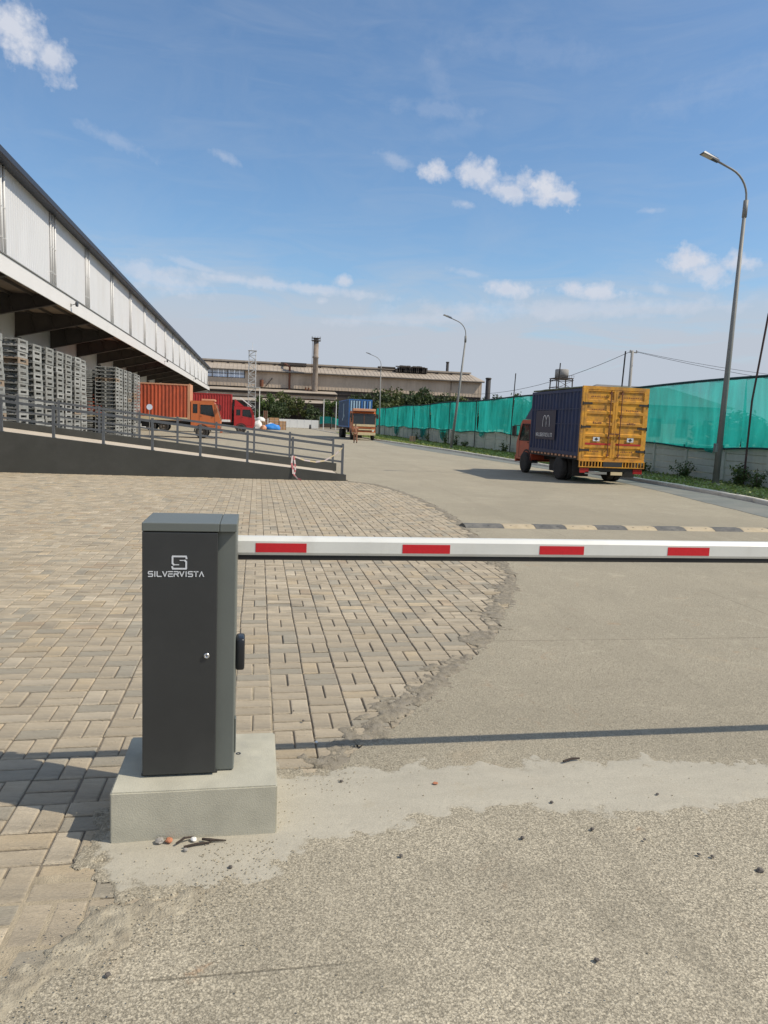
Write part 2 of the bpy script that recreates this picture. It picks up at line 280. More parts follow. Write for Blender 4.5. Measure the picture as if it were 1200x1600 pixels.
m_card = M('cardboard', (.42, .24, .12), .85, var=.15, scale=2); m_btarp = M('blue_tarp', (.03, .22, .62), .5, var=.12, scale=2, bump=.4, bscale=5)
m_sack = M('white_sack', (.68, .66, .62), .8, var=.1, scale=3)
m_leafA = leaf_mat('leaves_dark', (.025, .045, .014), (.07, .10, .028)); m_leafB = leaf_mat('leaves_olive', (.055, .075, .018), (.11, .125, .03)); m_leafC = leaf_mat('leaves_fresh', (.045, .085, .018), (.10, .15, .03))
m_grass = leaf_mat('ground_cover_leaves', (.12, .18, .035), (.30, .34, .10), .35, 2.5)
m_bark = M('bark', (.11, .08, .055), .9, var=.25, scale=4, bump=.4)
m_skin = M('skin', (.22, .11, .065), .6, var=.05); m_khaki = M('brown_uniform', (.34, .15, .085), .85, var=.12, scale=8); m_khakit = M('brown_trousers', (.26, .125, .075), .85, var=.12, scale=8); m_hair = M('black_hair', (.012, .01, .009), .6, var=.1)
m_bldg = M('distant_house_wall', (.36, .32, .27), .85, var=.1, scale=.5); m_bldr = M('distant_house_roof', (.16, .15, .14), .8, var=.12, scale=.5)

def make_net():
    m = bpy.data.materials.new('green_shade_net'); m.use_nodes = True; nt = m.node_tree; nt.nodes.remove(nt.nodes['Principled BSDF'])
    N = lambda t: nt.nodes.new(t); L = nt.links.new
    t = N('ShaderNodeTexCoord'); n = N('ShaderNodeTexNoise'); n.inputs['Scale'].default_value = .55; n.inputs['Detail'].default_value = 6; n.inputs['Roughness'].default_value = .6
    mp = N('ShaderNodeMapping'); mp.inputs['Scale'].default_value = (1, 1, .35); L(t.outputs['Object'], mp.inputs[0]); L(mp.outputs[0], n.inputs['Vector'])
    n2 = N('ShaderNodeTexNoise'); n2.inputs['Scale'].default_value = 2.2; n2.inputs['Detail'].default_value = 5; n2.inputs['Roughness'].default_value = .65; mp2 = N('ShaderNodeMapping'); mp2.inputs['Scale'].default_value = (1, 1, .14); L(t.outputs['Object'], mp2.inputs[0]); L(mp2.outputs[0], n2.inputs['Vector'])
    md_ = N('ShaderNodeMixRGB'); md_.inputs[0].default_value = .5; L(n.outputs['Fac'], md_.inputs[1]); L(n2.outputs['Fac'], md_.inputs[2]); sh = N('ShaderNodeMapRange'); sh.inputs['From Min'].default_value = .38; sh.inputs['From Max'].default_value = .62; L(md_.outputs[0], sh.inputs['Value'])
    c = N('ShaderNodeMixRGB'); c.inputs[1].default_value = (.012, .24, .205, 1); c.inputs[2].default_value = (.030, .46, .40, 1); L(sh.outputs[0], c.inputs[0])
    d = N('ShaderNodeBsdfDiffuse'); L(c.outputs[0], d.inputs[0]); tl = N('ShaderNodeBsdfTranslucent'); L(c.outputs[0], tl.inputs[0])
    a = N('ShaderNodeMixShader'); a.inputs[0].default_value = .66; L(d.outputs[0], a.inputs[1]); L(tl.outputs[0], a.inputs[2])
    tr = N('ShaderNodeBsdfTransparent'); tr.inputs[0].default_value = (.60, .92, .90, 1)
    mx = N('ShaderNodeMixShader'); mr = N('ShaderNodeMapRange'); mr.inputs['From Min'].default_value = .35; mr.inputs['From Max'].default_value = .65; mr.inputs['To Min'].default_value = .62; mr.inputs['To Max'].default_value = .80
    L(n.outputs['Fac'], mr.inputs['Value']); L(mr.outputs[0], mx.inputs[0]); L(tr.outputs[0], mx.inputs[1]); L(a.outputs[0], mx.inputs[2]); L(mx.outputs[0], nt.nodes['Material Output'].inputs[0])
    return m
m_net = make_net()

# ------------------------------------------------------------------ mesh helpers
class MB:
    def __init__(s): s.v = []; s.f = []; s.c = []
    def quadbox(s, p8):
        n = len(s.v); s.v += [tuple(p) for p in p8]
        s.f += [(n, n+3, n+2, n+1), (n+4, n+5, n+6, n+7), (n, n+1, n+5, n+4), (n+1, n+2, n+6, n+5), (n+2, n+3, n+7, n+6), (n+3, n, n+4, n+7)]; return s
    def box(s, x0, x1, y0, y1, z0, z1):
        return s.quadbox([(x0, y0, z0), (x1, y0, z0), (x1, y1, z0), (x0, y1, z0), (x0, y0, z1), (x1, y0, z1), (x1, y1, z1), (x0, y1, z1)])
    def bevbox(s, x0, x1, y0, y1, z0, z1, b=.01):
        bm = bmesh.new(); bmesh.ops.create_cube(bm, size=1)
        for v in bm.verts: v.co = Vector(((x0+x1)/2+v.co.x*(x1-x0), (y0+y1)/2+v.co.y*(y1-y0), (z0+z1)/2+v.co.z*(z1-z0)))
        bmesh.ops.bevel(bm, geom=bm.edges[:], offset=b, segments=2, affect='EDGES', profile=.5)
        return s.addbm(bm)
    def addbm(s, bm):
        n = len(s.v); bm.verts.index_update(); s.v += [tuple(v.co) for v in bm.verts]; s.f += [tuple(n+v.index for v in f.verts) for f in bm.faces]; bm.free(); return s
    def prism(s, poly, axis, a0, a1, holes=()):
        """polygon in the other two axes (in x,y,z order), extruded along axis; holes allowed"""
        loops = [poly]+list(holes); pts = [p for l in loops for p in l]
        def mk(p, a):
            if axis == 'x': return (a, p[0], p[1])
            if axis == 'y': return (p[0], a, p[1])
            return (p[0], p[1], a)
        n = len(s.v); k = len(pts)
        s.v += [mk(p, a0) for p in pts]+[mk(p, a1) for p in pts]
        for t in tessellate_polygon([[Vector((p[0], p[1], 0)) for p in l] for l in loops]):
            s.f.append((n+t[0], n+t[1], n+t[2])); s.f.append((n+k+t[2], n+k+t[1], n+k+t[0]))
        o = 0
        for l in loops:
            L = len(l)
            for i in range(L): j = (i+1) % L; s.f.append((n+o+i, n+o+j, n+k+o+j, n+k+o+i))
            o += L
        return s
    def tube(s, path, r, seg=8, caps=True):
        P = [Vector(p) for p in path]; rs = r if isinstance(r, (list, tuple)) else [r]*len(P); base = len(s.v); ref = None
        for i, p in enumerate(P):
            t = (P[min(i+1, len(P)-1)]-P[max(i-1, 0)]).normalized()
            if ref is None: ref = t.orthogonal().normalized()
            ref = (ref-t*ref.dot(t)); ref = ref.normalized() if ref.length > 1e-6 else t.orthogonal().normalized()
            b = t.cross(ref)
            for k in range(seg):
                a = 2*math.pi*k/seg; q = p+(ref*math.cos(a)+b*math.sin(a))*rs[i]; s.v.append(tuple(q))
        for i in range(len(P)-1):
            for k in range(seg):
                k2 = (k+1) % seg; a = base+i*seg; s.f.append((a+k, a+k2, a+seg+k2, a+seg+k))
        if caps: s.f.append(tuple(base+k for k in range(seg))[::-1]); s.f.append(tuple(base+(len(P)-1)*seg+k for k in range(seg)))
        return s
    def bar(s, a, b, w, h=None):
        h = h or w; a = Vector(a); b = Vector(b); t = (b-a).normalized(); up = Vector((0, 0, 1)) if abs(t.z) < .95 else Vector((0, 1, 0))
        x = t.cross(up).normalized()*w/2; y = x.cross(t).normalized()*h/2
        return s.quadbox([a-x-y, a+x-y, a+x+y, a-x+y, b-x-y, b+x-y, b+x+y, b-x+y])
    def lathe(s, prof, axis='x', seg=24, c=(0, 0, 0)):
        """prof: (along, radius)"""
        base = len(s.v)
        for (a, r) in prof:
            for k in range(seg):
                t = 2*math.pi*k/seg; u, v = r*math.cos(t), r*math.sin(t)
                q = {'x': (a, u, v), 'y': (u, a, v), 'z': (u, v, a)}[axis]; s.v.append((q[0]+c[0], q[1]+c[1], q[2]+c[2]))
        for i in range(len(prof)-1):
            for k in range(seg):
                k2 = (k+1) % seg; a = base+i*seg; s.f.append((a+k, a+k2, a+seg+k2, a+seg+k))
        s.f.append(tuple(base+k for k in range(seg))); s.f.append(tuple(base+(len(prof)-1)*seg+k for k in range(seg))[::-1]); return s
    def mesh(s, name, mats, smooth=False, fix=True):
        me = bpy.data.meshes.new(name); me.from_pydata(s.v, [], s.f)
        for m in (mats if isinstance(mats, (list, tuple)) else [mats]): me.materials.append(m)
        if fix:
            bm = bmesh.new(); bm.from_mesh(me); bmesh.ops.recalc_face_normals(bm, faces=bm.faces); bm.to_mesh(me); bm.free()
        if smooth: me.shade_smooth()
        return me
    def build(s, name, mats, parent=None, smooth=False, fix=True):
        return link(name, s.mesh(name, mats, smooth, fix), parent)
def link(name, me, parent=None, loc=None):
    o = bpy.data.objects.new(name, me); COL.objects.link(o)
    if parent: o.parent = parent
    if loc is not None: o.location = loc
    return o
def tag(o, label, cat, group=None):
    o['label'] = label; o['category'] = cat
    if group: o['group'] = group
    return o
def thing(name, label, cat, loc=(0, 0, 0), rz=0, group=None):
    o = bpy.data.objects.new(name, None); o.empty_display_size = .2; COL.objects.link(o); o.location = loc; o.rotation_euler = (0, 0, rz); return tag(o, label, cat, group)
def struct(o): o['kind'] = 'structure'; return o
def stuff(o): o['kind'] = 'stuff'; return o
def copy_tree(o, parent=None):
    c = o.copy(); COL.objects.link(c); c.parent = parent
    for ch in o.children: copy_tree(ch, c)
    return c
def at_depth(px, py, Y):           # survey helper: the point seen at a photograph pixel at distance Y
    v = CR @ Vector((px-600, 800-py, -1130)); t = Y/v.y; return Vector((v.x*t, Y, v.z*t+1.8))
def fbm(x, y, z=0, s=1.): return mn.fractal(Vector((x*s, y*s, z*s)), 1.0, 2.0, 4)
def inside(p, poly):
    x, y = p; r = False; j = len(poly)-1
    for i in range(len(poly)):
        xi, yi = poly[i]; xj, yj = poly[j]
        if (yi > y) != (yj > y) and x < (xj-xi)*(y-yi)/(yj-yi)+xi: r = not r
        j = i
    return r
def edge_dist(p, poly, closed=True):
    d = 1e9; n = len(poly); px, py = p
    for i in range(n if closed else n-1):
        ax, ay = poly[i]; bx, by = poly[(i+1) % n]; dx, dy = bx-ax, by-ay; L = dx*dx+dy*dy or 1e-9
        t = max(0, min(1, ((px-ax)*dx+(py-ay)*dy)/L)); d = min(d, math.hypot(px-ax-t*dx, py-ay-t*dy))
    return d
def jag(pts, step, amp, freq, closed=False, seed=0.):
    out = []; n = len(pts)
    for i in range(n if closed else n-1):
        a = Vector(pts[i]); b = Vector(pts[(i+1) % n]); k = max(1, int((b-a).length/step)); d = (b-a).normalized(); nn = Vector((-d.y, d.x))
        for q in range(k):
            p = a+(b-a)*q/k; w = fbm(p.x+seed, p.y, 3.3, freq)*amp
            out.append((p.x+nn.x*w, p.y+nn.y*w))
    if not closed: out.append(tuple(pts[-1]))
    return out
def sheet(name, poly, z, mat, parent=None, skirt=.03, far_holes=()):
    mb = MB(); k = len(poly); mb.v = [(x, y, z) for x, y in poly]+[(x, y, z-skirt) for x, y in poly]
    for t in tessellate_polygon([[Vector((x, y, 0)) for x, y in poly]]): mb.f.append(t)
    for i in range(k): j = (i+1) % k; mb.f.append((i, j, k+j, k+i))
    return mb.build(name, mat, parent)

# ================================================================== GROUND
g = MB(); g.box(-900, 900, -900, 1500, -1.0, -.06); struct(g.build('ground', m_soil))
E_PAVE = [(-3.0, -6), (-1.9, 0.2), (-1.08, 1.72), (-.82, 2.03), (-.72, 2.14), (-.62, 2.30), (-.5, 2.42), (-.35, 2.55), (-.12, 2.65), (.0, 2.8), (.02, 3.46), (.25, 3.50), (.44, 3.55), (.58, 3.78), (.76, 3.98), (1.09, 4.39), (1.38, 4.84), (1.9, 5.56), (2.16, 6.01), (2.57, 6.91), (3.00, 7.95), (3.24, 8.69), (3.36, 9.33), (3.62, 11.26), (3.68, 11.94), (3.93, 14.6), (3.90, 17.77), (3.62, 20.3), (3.2, 21.3), (2.74, 21.72)]
K_LINE = [(10.3, -6), (10.9, 5), (11.7, 9), (12.7, 13.4), (13.55, 17.3), (13.98, 21.07), (14.05, 25), (13.85, 32), (13.55, 39.4), (13.3, 51), (12.6, 62), (11.8, 75.7), (11.3, 95), (10.9, 120), (10.6, 149.5)]
def smooth_path(P, k=5):
    out = []
    for i in range(len(P)-1):
        p0, p1, p2, p3 = [Vector(P[max(0, min(len(P)-1, i+j))]) for j in (-1, 0, 1, 2)]
        for q in range(k):
            t = q/k; out.append(tuple(.5*((2*p1)+(p2-p0)*t+(2*p0-5*p1+4*p2-p3)*t*t+(3*p1-p0-3*p2+p3)*t**3)))
    out.append(tuple(P[-1])); return out
KS = smooth_path(K_LINE, 6)
def kx(y):
    for a, b in zip(KS, KS[1:]):
        if a[1] <= y <= b[1]: return a[0]+(b[0]-a[0])*(y-a[1])/(b[1]-a[1])
    return KS[-1][0]
near = jag(smooth_path(E_PAVE[2:24], 3), .025, .045, 5.0)
far_e = jag(smooth_path(E_PAVE[23:], 3), .15, .05, 2.0)
ROADP = E_PAVE[:2]+near+far_e[1:]+[(2.74, 26.3), (-60, 26.3), (-60, 170), (10.6, 170)]+KS[::-1]
road = struct(sheet('road', ROADP, .006, m_road, skirt=.05))
# paving: sand bed, then every block
bed = MB(); bed.box(-13, 4.3, -6, 21.95, -.05, -.011); paving = struct(bed.build('paving', m_sand))
stuff(MB().box(-3.2, -.55, -1, 2.80, -.010, -.0045).build('joint_fill', m_sand2, paving)); stuff(MB().box(-.549, .12, 3.30, 5.2, -.010, -.0065).build('joint_fill', m_sand2, paving))
def paver_mesh(w, l, tone):
    b = MB(); c = .007; a, d = w/2, l/2
    rings = [(a, d, -.045), (a, d, -.006), (a-c*.6, d-c*.6, -.0012), (a-c*1.5, d-c*1.5, 0.)]
    for (x, y, z) in rings: b.v += [(-x, -y, z), (x, -y, z), (x, y, z), (-x, y, z)]
    for r in range(3):
        for k in range(4): j = (k+1) % 4; b.f.append((r*4+k, r*4+j, r*4+4+j, r*4+4+k))
    b.f.append((12, 13, 14, 15)); return b
def tone_pick():
    t = random.random(); v = random.gauss(1.0, .055)
    v *= random.uniform(.94, 1.05)
    if t < .10: return (v*.80, v*.84, v*.88)
    if t < .19: return (v*1.05, v*1.0, v*.91)
    if t < .22: return (v*.98, v*.90, v*.83)
    if t < .32: return (v*1.10, v*1.11, v*1.12)
    return (v, v*.99, v*.97)
def set_tone(me, tones, per):
    at = me.color_attributes.new('tone', 'FLOAT_COLOR', 'CORNER'); arr = []
    for t in tones: arr += [t[0], t[1], t[2], 1.]*per
    at.data.foreach_set('color', arr)
PX, PY = .234, .237; pav = []
coarse = E_PAVE+[(2.74, 21.9), (-13, 21.9), (-13, -6)]
for k in range(-54, 17):
    for m in range(-16, 76):
        x = .115+k*PX; y = 4.06+m*PY
        if y > 21.75 or y < -1.0 or x > 4: continue
        if (k+m) % 2: pcs = [(x+PX*.25, y+PY*.5, 0), (x+PX*.75, y+PY*.5, 0)]
        else: pcs = [(x+PX*.5, y+PY*.25, 1), (x+PX*.5, y+PY*.75, 1)]
        for (cx, cy, hz) in pcs:
            if not inside((cx, cy), coarse) and edge_dist((cx, cy), E_PAVE, False) > .10: continue
            if -.62 < cx < .10 and 2.93 < cy < 3.50 and False: continue
            pav.append((cx, cy, hz))
def proj(p):
    c = CR.transposed() @ (Vector(p)-Vector((0, 0, 1.8)))
    return (600-1130*c.x/c.z, 800+1130*c.y/c.z, -c.z) if c.z < 0 else (-9e3, 0, 1)
vis = []
for p in pav:
    q = proj((p[0], p[1], 0)); hidden = (-.60 < p[0] < .12 and 2.9 < p[1] < 3.5) or (230 < q[0] < 362 and 830 < q[1] < 1200)
    if -30 < q[0] < 1230 and q[1] < 1640 and not hidden: vis.append((p[0]**2+p[1]**2, p))
vis.sort(); near_set = set(id(p) for _, p in vis[:300])
variants = []
for hz in (0, 1):
    for q in range(14):
        b = paver_mesh((PX if hz else PX/2)-.0065-random.random()*.003, (PY/2 if hz else PY)-.0085-random.random()*.004, None)
        me = b.mesh('paver', m_paver); set_tone(me, [tone_pick()], sum(len(f) for f in b.f)); variants.append(me)
big = MB(); tones = []
for p in pav:
    drift = .003*fbm(p[0], p[1], 9, .35)
    jx = .0045*fbm(p[0]*.0, p[1], 5, .8)+random.gauss(0, .0012); z = -.0005+random.gauss(0, .0017)+drift*.5; rz = random.gauss(0, .006)
    tx, ty = random.gauss(0, .006), random.gauss(0, .006)
    if id(p) in near_set:
        o = link('paver', variants[p[2]*14+random.randrange(14)], paving, (p[0]+jx, p[1], z)); o.rotation_euler = (tx, ty, rz)
    else:
        b = paver_mesh((PX if p[2] else PX/2)-.0075, (PY/2 if p[2] else PY)-.0115, None); n = len(big.v); c, s_ = math.cos(rz), math.sin(rz)
        big.v += [(p[0]+jx+v[0]*c-v[1]*s_, p[1]+v[0]*s_+v[1]*c, v[2]+z+v[0]*ty+v[1]*tx) for v in b.v]; big.f += [tuple(i+n for i in f) for f in b.f]; tones.append(tone_pick())
bo = big.build('paver_field', m_paver, paving, fix=False); set_tone(bo.data, tones, 52); stuff(bo)

def rough_patch(name, poly, res, z0, amp, mat, parent=None, rag=.05, freq=9., edge=.06):
    xs = [p[0] for p in poly]; ys = [p[1] for p in poly]; x0, x1, y0, y1 = min(xs)-.1, max(xs)+.1, min(ys)-.1, max(ys)+.1
    nx, ny = int((x1-x0)/res)+1, int((y1-y0)/res)+1; H = {}; D = {}; ev = []; b = MB(); idx = {}
    for i in range(nx+1):
        for j in range(ny+1):
            x, y = x0+i*res, y0+j*res; d = edge_dist((x, y), poly); d = d if inside((x, y), poly) else -d
            d += rag*fbm(x, y, 1.7, freq*.7)
            if d > -.02: D[i, j] = max(0., min(1., d/.16)); H[i, j] = (z0+amp*max(0, min(1, d/edge))*((.35+.9*abs(fbm(x, y, 4.2, freq))+.5*abs(fbm(x, y, 8, freq*4))) if amp > .012 else (.92+.10*fbm(x, y, 3, 3.)+.03*fbm(x, y, 5, 30.)))) if d > 0 else z0-.011
    for (i, j) in H:
        if all(q in H for q in ((i+1, j), (i+1, j+1), (i, j+1))):
            f = []
            for q in ((i, j), (i+1, j), (i+1, j+1), (i, j+1)):
                if q not in idx: ev.append(D[q]); idx[q] = len(b.v); b.v.append((x0+q[0]*res, y0+q[1]*res, H[q]))
                f.append(idx[q])
            b.f.append(tuple(f))
    o = b.build(name, mat, parent, smooth=True, fix=False); at = o.data.attributes.new('edge', 'FLOAT', 'POINT'); at.data.foreach_set('value', ev); return o
def band(path, wl_, wr):
    L, Rr = [], []
    for i, p in enumerate(path):
        a = Vector(path[max(0, i-1)]); c = Vector(path[min(len(path)-1, i+1)]); d = (c-a).normalized(); n = Vector((-d.y, d.x)); p = Vector(p)
        w = .6+.6*(fbm(p.x, p.y, 2, 1.5)+.5); L.append(tuple(p+n*wl_*w)); Rr.append(tuple(p-n*wr))
    return L+Rr[::-1]
sp = smooth_path(E_PAVE, 4)
seg1 = [p for p in sp if 3.5 < p[1] < 10 and p[0] > .3]; seg2 = [p for p in sp if p[1] >= 9.6]
struct(rough_patch('mortar_spill', band(seg1, .20, .05), .010, .001, .0125, m_mortar, rag=.17, freq=13, edge=.10))
struct(rough_patch('mortar_spill', band(seg2, .16, .05), .035, .002, .013, m_mortar, rag=.14, freq=5, edge=.10))
struct(rough_patch('mortar_spill', [(-1.3, 1.3), (-1.0, 1.92), (-.86, 2.14), (-.78, 2.26), (-.64, 2.42), (-.55, 2.53), (-.3, 2.62), (-.06, 2.76), (.02, 2.70), (-.1, 2.58), (-.33, 2.47), (-.50, 2.28), (-.66, 2.10), (-.72, 1.96), (-1.0, 1.3)], .009, .002, .0135, m_mortar2, rag=.10, freq=12, edge=.06))
APR = [(-.50, 3.56), (.10, 3.60), (.30, 3.58), (.56, 3.63), (1.05, 3.62), (1.79, 3.60), (2.2, 3.55), (2.81, 3.47), (3.4, 3.50), (4.2, 3.45), (4.2, 2.95), (3.2, 2.90), (2.47, 2.92), (1.79, 2.90), (1.5, 2.95), (1.2, 3.02), (.88, 2.98), (.62, 2.88), (.46, 2.88), (.29, 2.84), (.12, 2.68), (-.1, 2.61), (-.3, 2.60), (-.48, 2.66), (-.60, 2.74), (-.66, 2.9), (-.63, 3.3)]
struct(rough_patch('cement_patch', APR, .010, .004, .0062, m_patch, rag=.10, freq=13, edge=.18))
# asphalt shoulder by the kerb
AS = smooth_path([(9.2, 5), (10.2, 9.5), (11.43, 14.5), (11.95, 17.6), (12.6, 21.3), (13.0, 26), (12.9, 32), (12.5, 37.7), (11.9, 44), (11.3, 52), (10.9, 62), (11.4, 75)], 4)
struct(sheet('asphalt_shoulder', jag(AS, .2, .05, 1.2)+[(kx(y)-.004, y) for y in (75, 62, 51, 45, 39, 34, 29, 25, 22, 19, 17, 15, 13, 11, 9, 7, 5)], .0125, m_asph, skirt=.02))
# verge behind the kerb
vp_ = [(x+.16, y) for x, y in KS]; struct(sheet('verge', vp_+[(60, 149.5), (60, -6)], .09, m_soil, skirt=.14))
# kerb of cast stones
kb = MB(); kpts = [(x, y) for x, y in KS]; kb_root = None
base_k = MB(); base_k.v = []; 
for (x, y) in kpts: base_k.v += [(x+.01, y, -.05), (x+.17, y, -.05), (x+.17, y, .02), (x+.01, y, .02)]
for i in range(len(kpts)-1):
    for q in range(4): r = (q+1) % 4; base_k.f.append((i*4+q, i*4+r, i*4+4+r, i*4+4+q))
kerb = struct(base_k.build('kerb', m_kerb))
y = 4.0
while y < 149:
    L = 1.0 if y < 60 else 3.0
    a = Vector((kx(y+.008), y+.008)); c = Vector((kx(min(149.4, y+L-.008)), y+L-.008)); d = (c-a).normalized(); n = Vector((d.y, -d.x)); h = .128+random.gauss(0, .004); o = random.gauss(0, .006)
    b = MB(); prof = [(0, -.02), (.004, h-.025), (.03, h), (.15, h), (.155, h-.01), (.155, -.02)]
    for e in (a, c): b.v += [(e.x+n.x*(u+o), e.y+n.y*(u+o), v) for u, v in prof]
    for q in range(6): r = (q+1) % 6; b.f.append((q, r, 6+r, 6+q))
    b.f += [tuple(range(6))[::-1], tuple(range(6, 12))]; b.build('kerb_stone', m_kerb, kerb); y += L

# ground cover of the verge (leaf clumps)
WX = 17.35
gc = MB()
def leafquad(b, p, s, flat=.6):
    n = Vector((random.gauss(0, flat), random.gauss(0, flat), 1)).normalized() if flat < 2 else Vector((random.gauss(0, 1), random.gauss(0, 1), random.gauss(0, 1))).normalized()
    t = n.orthogonal().normalized(); t = Matrix.Rotation(random.random()*6.3, 3, n) @ t; u = n.cross(t); w = s*.5; l = s
    k = len(b.v); b.v += [tuple(p-t*l), tuple(p+u*w), tuple(p+t*l), tuple(p-u*w)]; b.f.append((k, k+1, k+2, k+3))
for i in range(34000):
    y = 12+(random.random()**1.7)*95; x0 = kx(y)+.2; x = x0+random.random()*(WX-.1-x0)
    d = fbm(x, y, 1, .8); h = .05+.14*max(0, d+.35)*random.random(); s = .03+.0011*y
    if d < -.28 and random.random() < .8: continue
    leafquad(gc, Vector((x, y, .09+h*random.random())), s*random.uniform(.6, 1.4), .7)
stuff(gc.build('ground_cover', m_grass, fix=False))
for ob in (bpy.data.objects['ground_cover'],): tag(ob, 'low green creeping ground cover between the kerb and the precast wall', 'ground cover')

# ================================================================== BARRIER
def stroke(b, pts, w, y, t=.0015, ext=True):
    """flat stroke in the xz plane facing -y"""
    for i, (p, q) in enumerate(zip(pts, pts[1:])):
        a = Vector((p[0], 0, p[1])); c = Vector((q[0], 0, q[1])); d = (c-a)
        if d.length < 1e-6: continue
        d.normalize(); n = Vector((-d.z, 0, d.x))*w/2; e = d*w*.38 if ext else d*0; a = a-e; c = c+e; o = i*.00006
        b.quadbox([(v.x, yy, v.z) for yy in (y-t-o, y) for v in (a-n, c-n, c+n, a+n)])
GL = {'S': [[(1, 1), (.12, 1), (0, .88), (0, .62), (.12, .52), (.88, .52), (1, .4), (1, .12), (.88, 0), (0, 0)]], 'I': [[(.5, 0), (.5, 1)]], 'L': [[(0, 1), (0, .12), (.12, 0), (1, 0)]], 'V': [[(0, 1), (.5, .03), (1, 1)]],
      'E': [[(0, 1), (1, 1)], [(0, .52), (.95, .52)], [(0, .52), (0, 0), (1, 0)]], 'R': [[(0, 1), (.88, 1), (1, .88), (1, .6), (.88, .52), (0, .52), (0, 0)], [(.55, .52), (1, 0)]], 'T': [[(0, 1), (1, 1)], [(.5, 1), (.5, 0)]], 'A': [[(0, 0), (.5, .97), (1, 0)]],
      'M': [[(0, 0), (0, 1), (.5, .4), (1, 1), (1, 0)]], 'O': [[(0, 0), (0, 1), (1, 1), (1, 0), (0, 0)]], 'G': [[(1, 1), (0, 1), (0, 0), (1, 0), (1, .5), (.5, .5)]], 'C': [[(1, 1), (0, 1), (0, 0), (1, 0)]], 'D': [[(0, 0), (0, 1), (.8, 1), (1, .8), (1, .2), (.8, 0), (0, 0)]]}
# plinth with slightly uneven cast edges
pm = bmesh.new(); bmesh.ops.create_cube(pm, size=1)
for v in pm.verts: v.co = Vector((-.233+v.co.x*.69, 3.253+v.co.y*.545, .104+v.co.z*.248))
bmesh.ops.bevel(pm, geom=pm.edges[:], offset=.006, segments=2, affect='EDGES'); bmesh.ops.subdivide_edges(pm, edges=pm.edges[:], cuts=7, use_grid_fill=True)
for v in pm.verts: k = Vector((fbm(*v.co, 3), fbm(v.co.y, v.co.z, v.co.x+3, 3), fbm(v.co.z, v.co.x, v.co.y+7, 3)))*.0014; v.co += k
plinth = tag(MB().addbm(pm).build('concrete_plinth', m_pedcon, None), 'low grey concrete plinth under the charcoal barrier cabinet', 'concrete plinth')
for p in ((-.062, 3.30),):
    b = MB(); b.lathe([(.226, .011), (.2305, .011), (.2305, .006), (.226, .006)], 'z', 14, (p[0], p[1], 0)); tube_end = b.build('conduit_hole', m_black, plinth)
cab = thing('barrier_cabinet', 'charcoal and grey boom barrier cabinet with a silver logo, standing on the concrete plinth', 'barrier gate', (-.275, 3.27, .228))
def C_(x, y, z): return (x+.275, y-3.27, z-.228)
def cbox(b, x0, x1, y0, y1, z0, z1, bv=.003): a = C_(x0, y0, z0); c = C_(x1, y1, z1); return b.bevbox(a[0], c[0], a[1], c[1], a[2], c[2], bv)
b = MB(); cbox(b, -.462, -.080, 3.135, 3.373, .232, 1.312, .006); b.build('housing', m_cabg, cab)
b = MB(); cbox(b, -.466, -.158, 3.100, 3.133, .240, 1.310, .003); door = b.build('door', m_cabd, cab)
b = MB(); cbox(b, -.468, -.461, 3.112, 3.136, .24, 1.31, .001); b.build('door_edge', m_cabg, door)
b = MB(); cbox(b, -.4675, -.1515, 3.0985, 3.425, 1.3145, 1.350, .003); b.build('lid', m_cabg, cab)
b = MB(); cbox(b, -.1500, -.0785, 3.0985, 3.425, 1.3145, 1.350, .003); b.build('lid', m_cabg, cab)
b = MB(); b.lathe([(0, .0), (-.003, .0125), (-.007, .0125), (-.009, .009), (-.009, .006), (-.006, .005), (-.006, 0)], 'y', 20, C_(-.199, 3.100, .775)); lock = b.build('lock', m_chrome, door, True)
b = MB(); cbox(b, -.2005, -.1975, 3.0935, 3.0950, .770, .780, .0003); b.build('keyhole', m_black, lock)
b = MB(); cbox(b, -.079, -.040, 3.19, 3.29, .672, .818, .010); b.build('handle_box', m_black, cab, True)
b = MB(); cbox(b, -.0795, -.072, 3.16, 3.20, .30, .46, .002); b.build('cover_plate', m_cabg, cab)
b = MB(); cbox(b, -.474, -.150, 3.12, 3.37, .2285, .2385, .002); b.build('base_plate', m_cabd, cab)
lb = MB(); x = -.4405; pitch = .0232
for ch in 'SILVERVISTA':
    w = .0168 if ch != 'I' else .006
    for pl in GL[ch]: stroke(lb, [C_(x+p[0]*w, 0, 1.1225+p[1]*.0205)[::2] for p in pl], .0040, 3.0995-3.27)
    x += w+.0062
lb.build('lettering', m_letter, door)
lg = MB(); w = .0068
def lgp(*pts): stroke(lg, [C_(-.346+u*.062, 0, 1.152+v*.060)[::2] for u, v in pts], w, 3.0995-3.27)
lgp((.97, .80), (.93, .94), (.07, .94), (.05, .90), (.05, .45), (.14, .34)); stroke(lg, [C_(-.346+u*.062, 0, 1.152+v*.060)[::2] for u, v in ((.12, .345), (.46, .345))], .0035, 3.0995-3.27)
lgp((.03, .20), (.07, .06), (.93, .06), (.95, .10), (.95, .55), (.86, .66)); stroke(lg, [C_(-.346+u*.062, 0, 1.152+v*.060)[::2] for u, v in ((.88, .655), (.54, .655))], .0035, 3.0995-3.27)
lg.build('logo_emblem', m_letter, door)
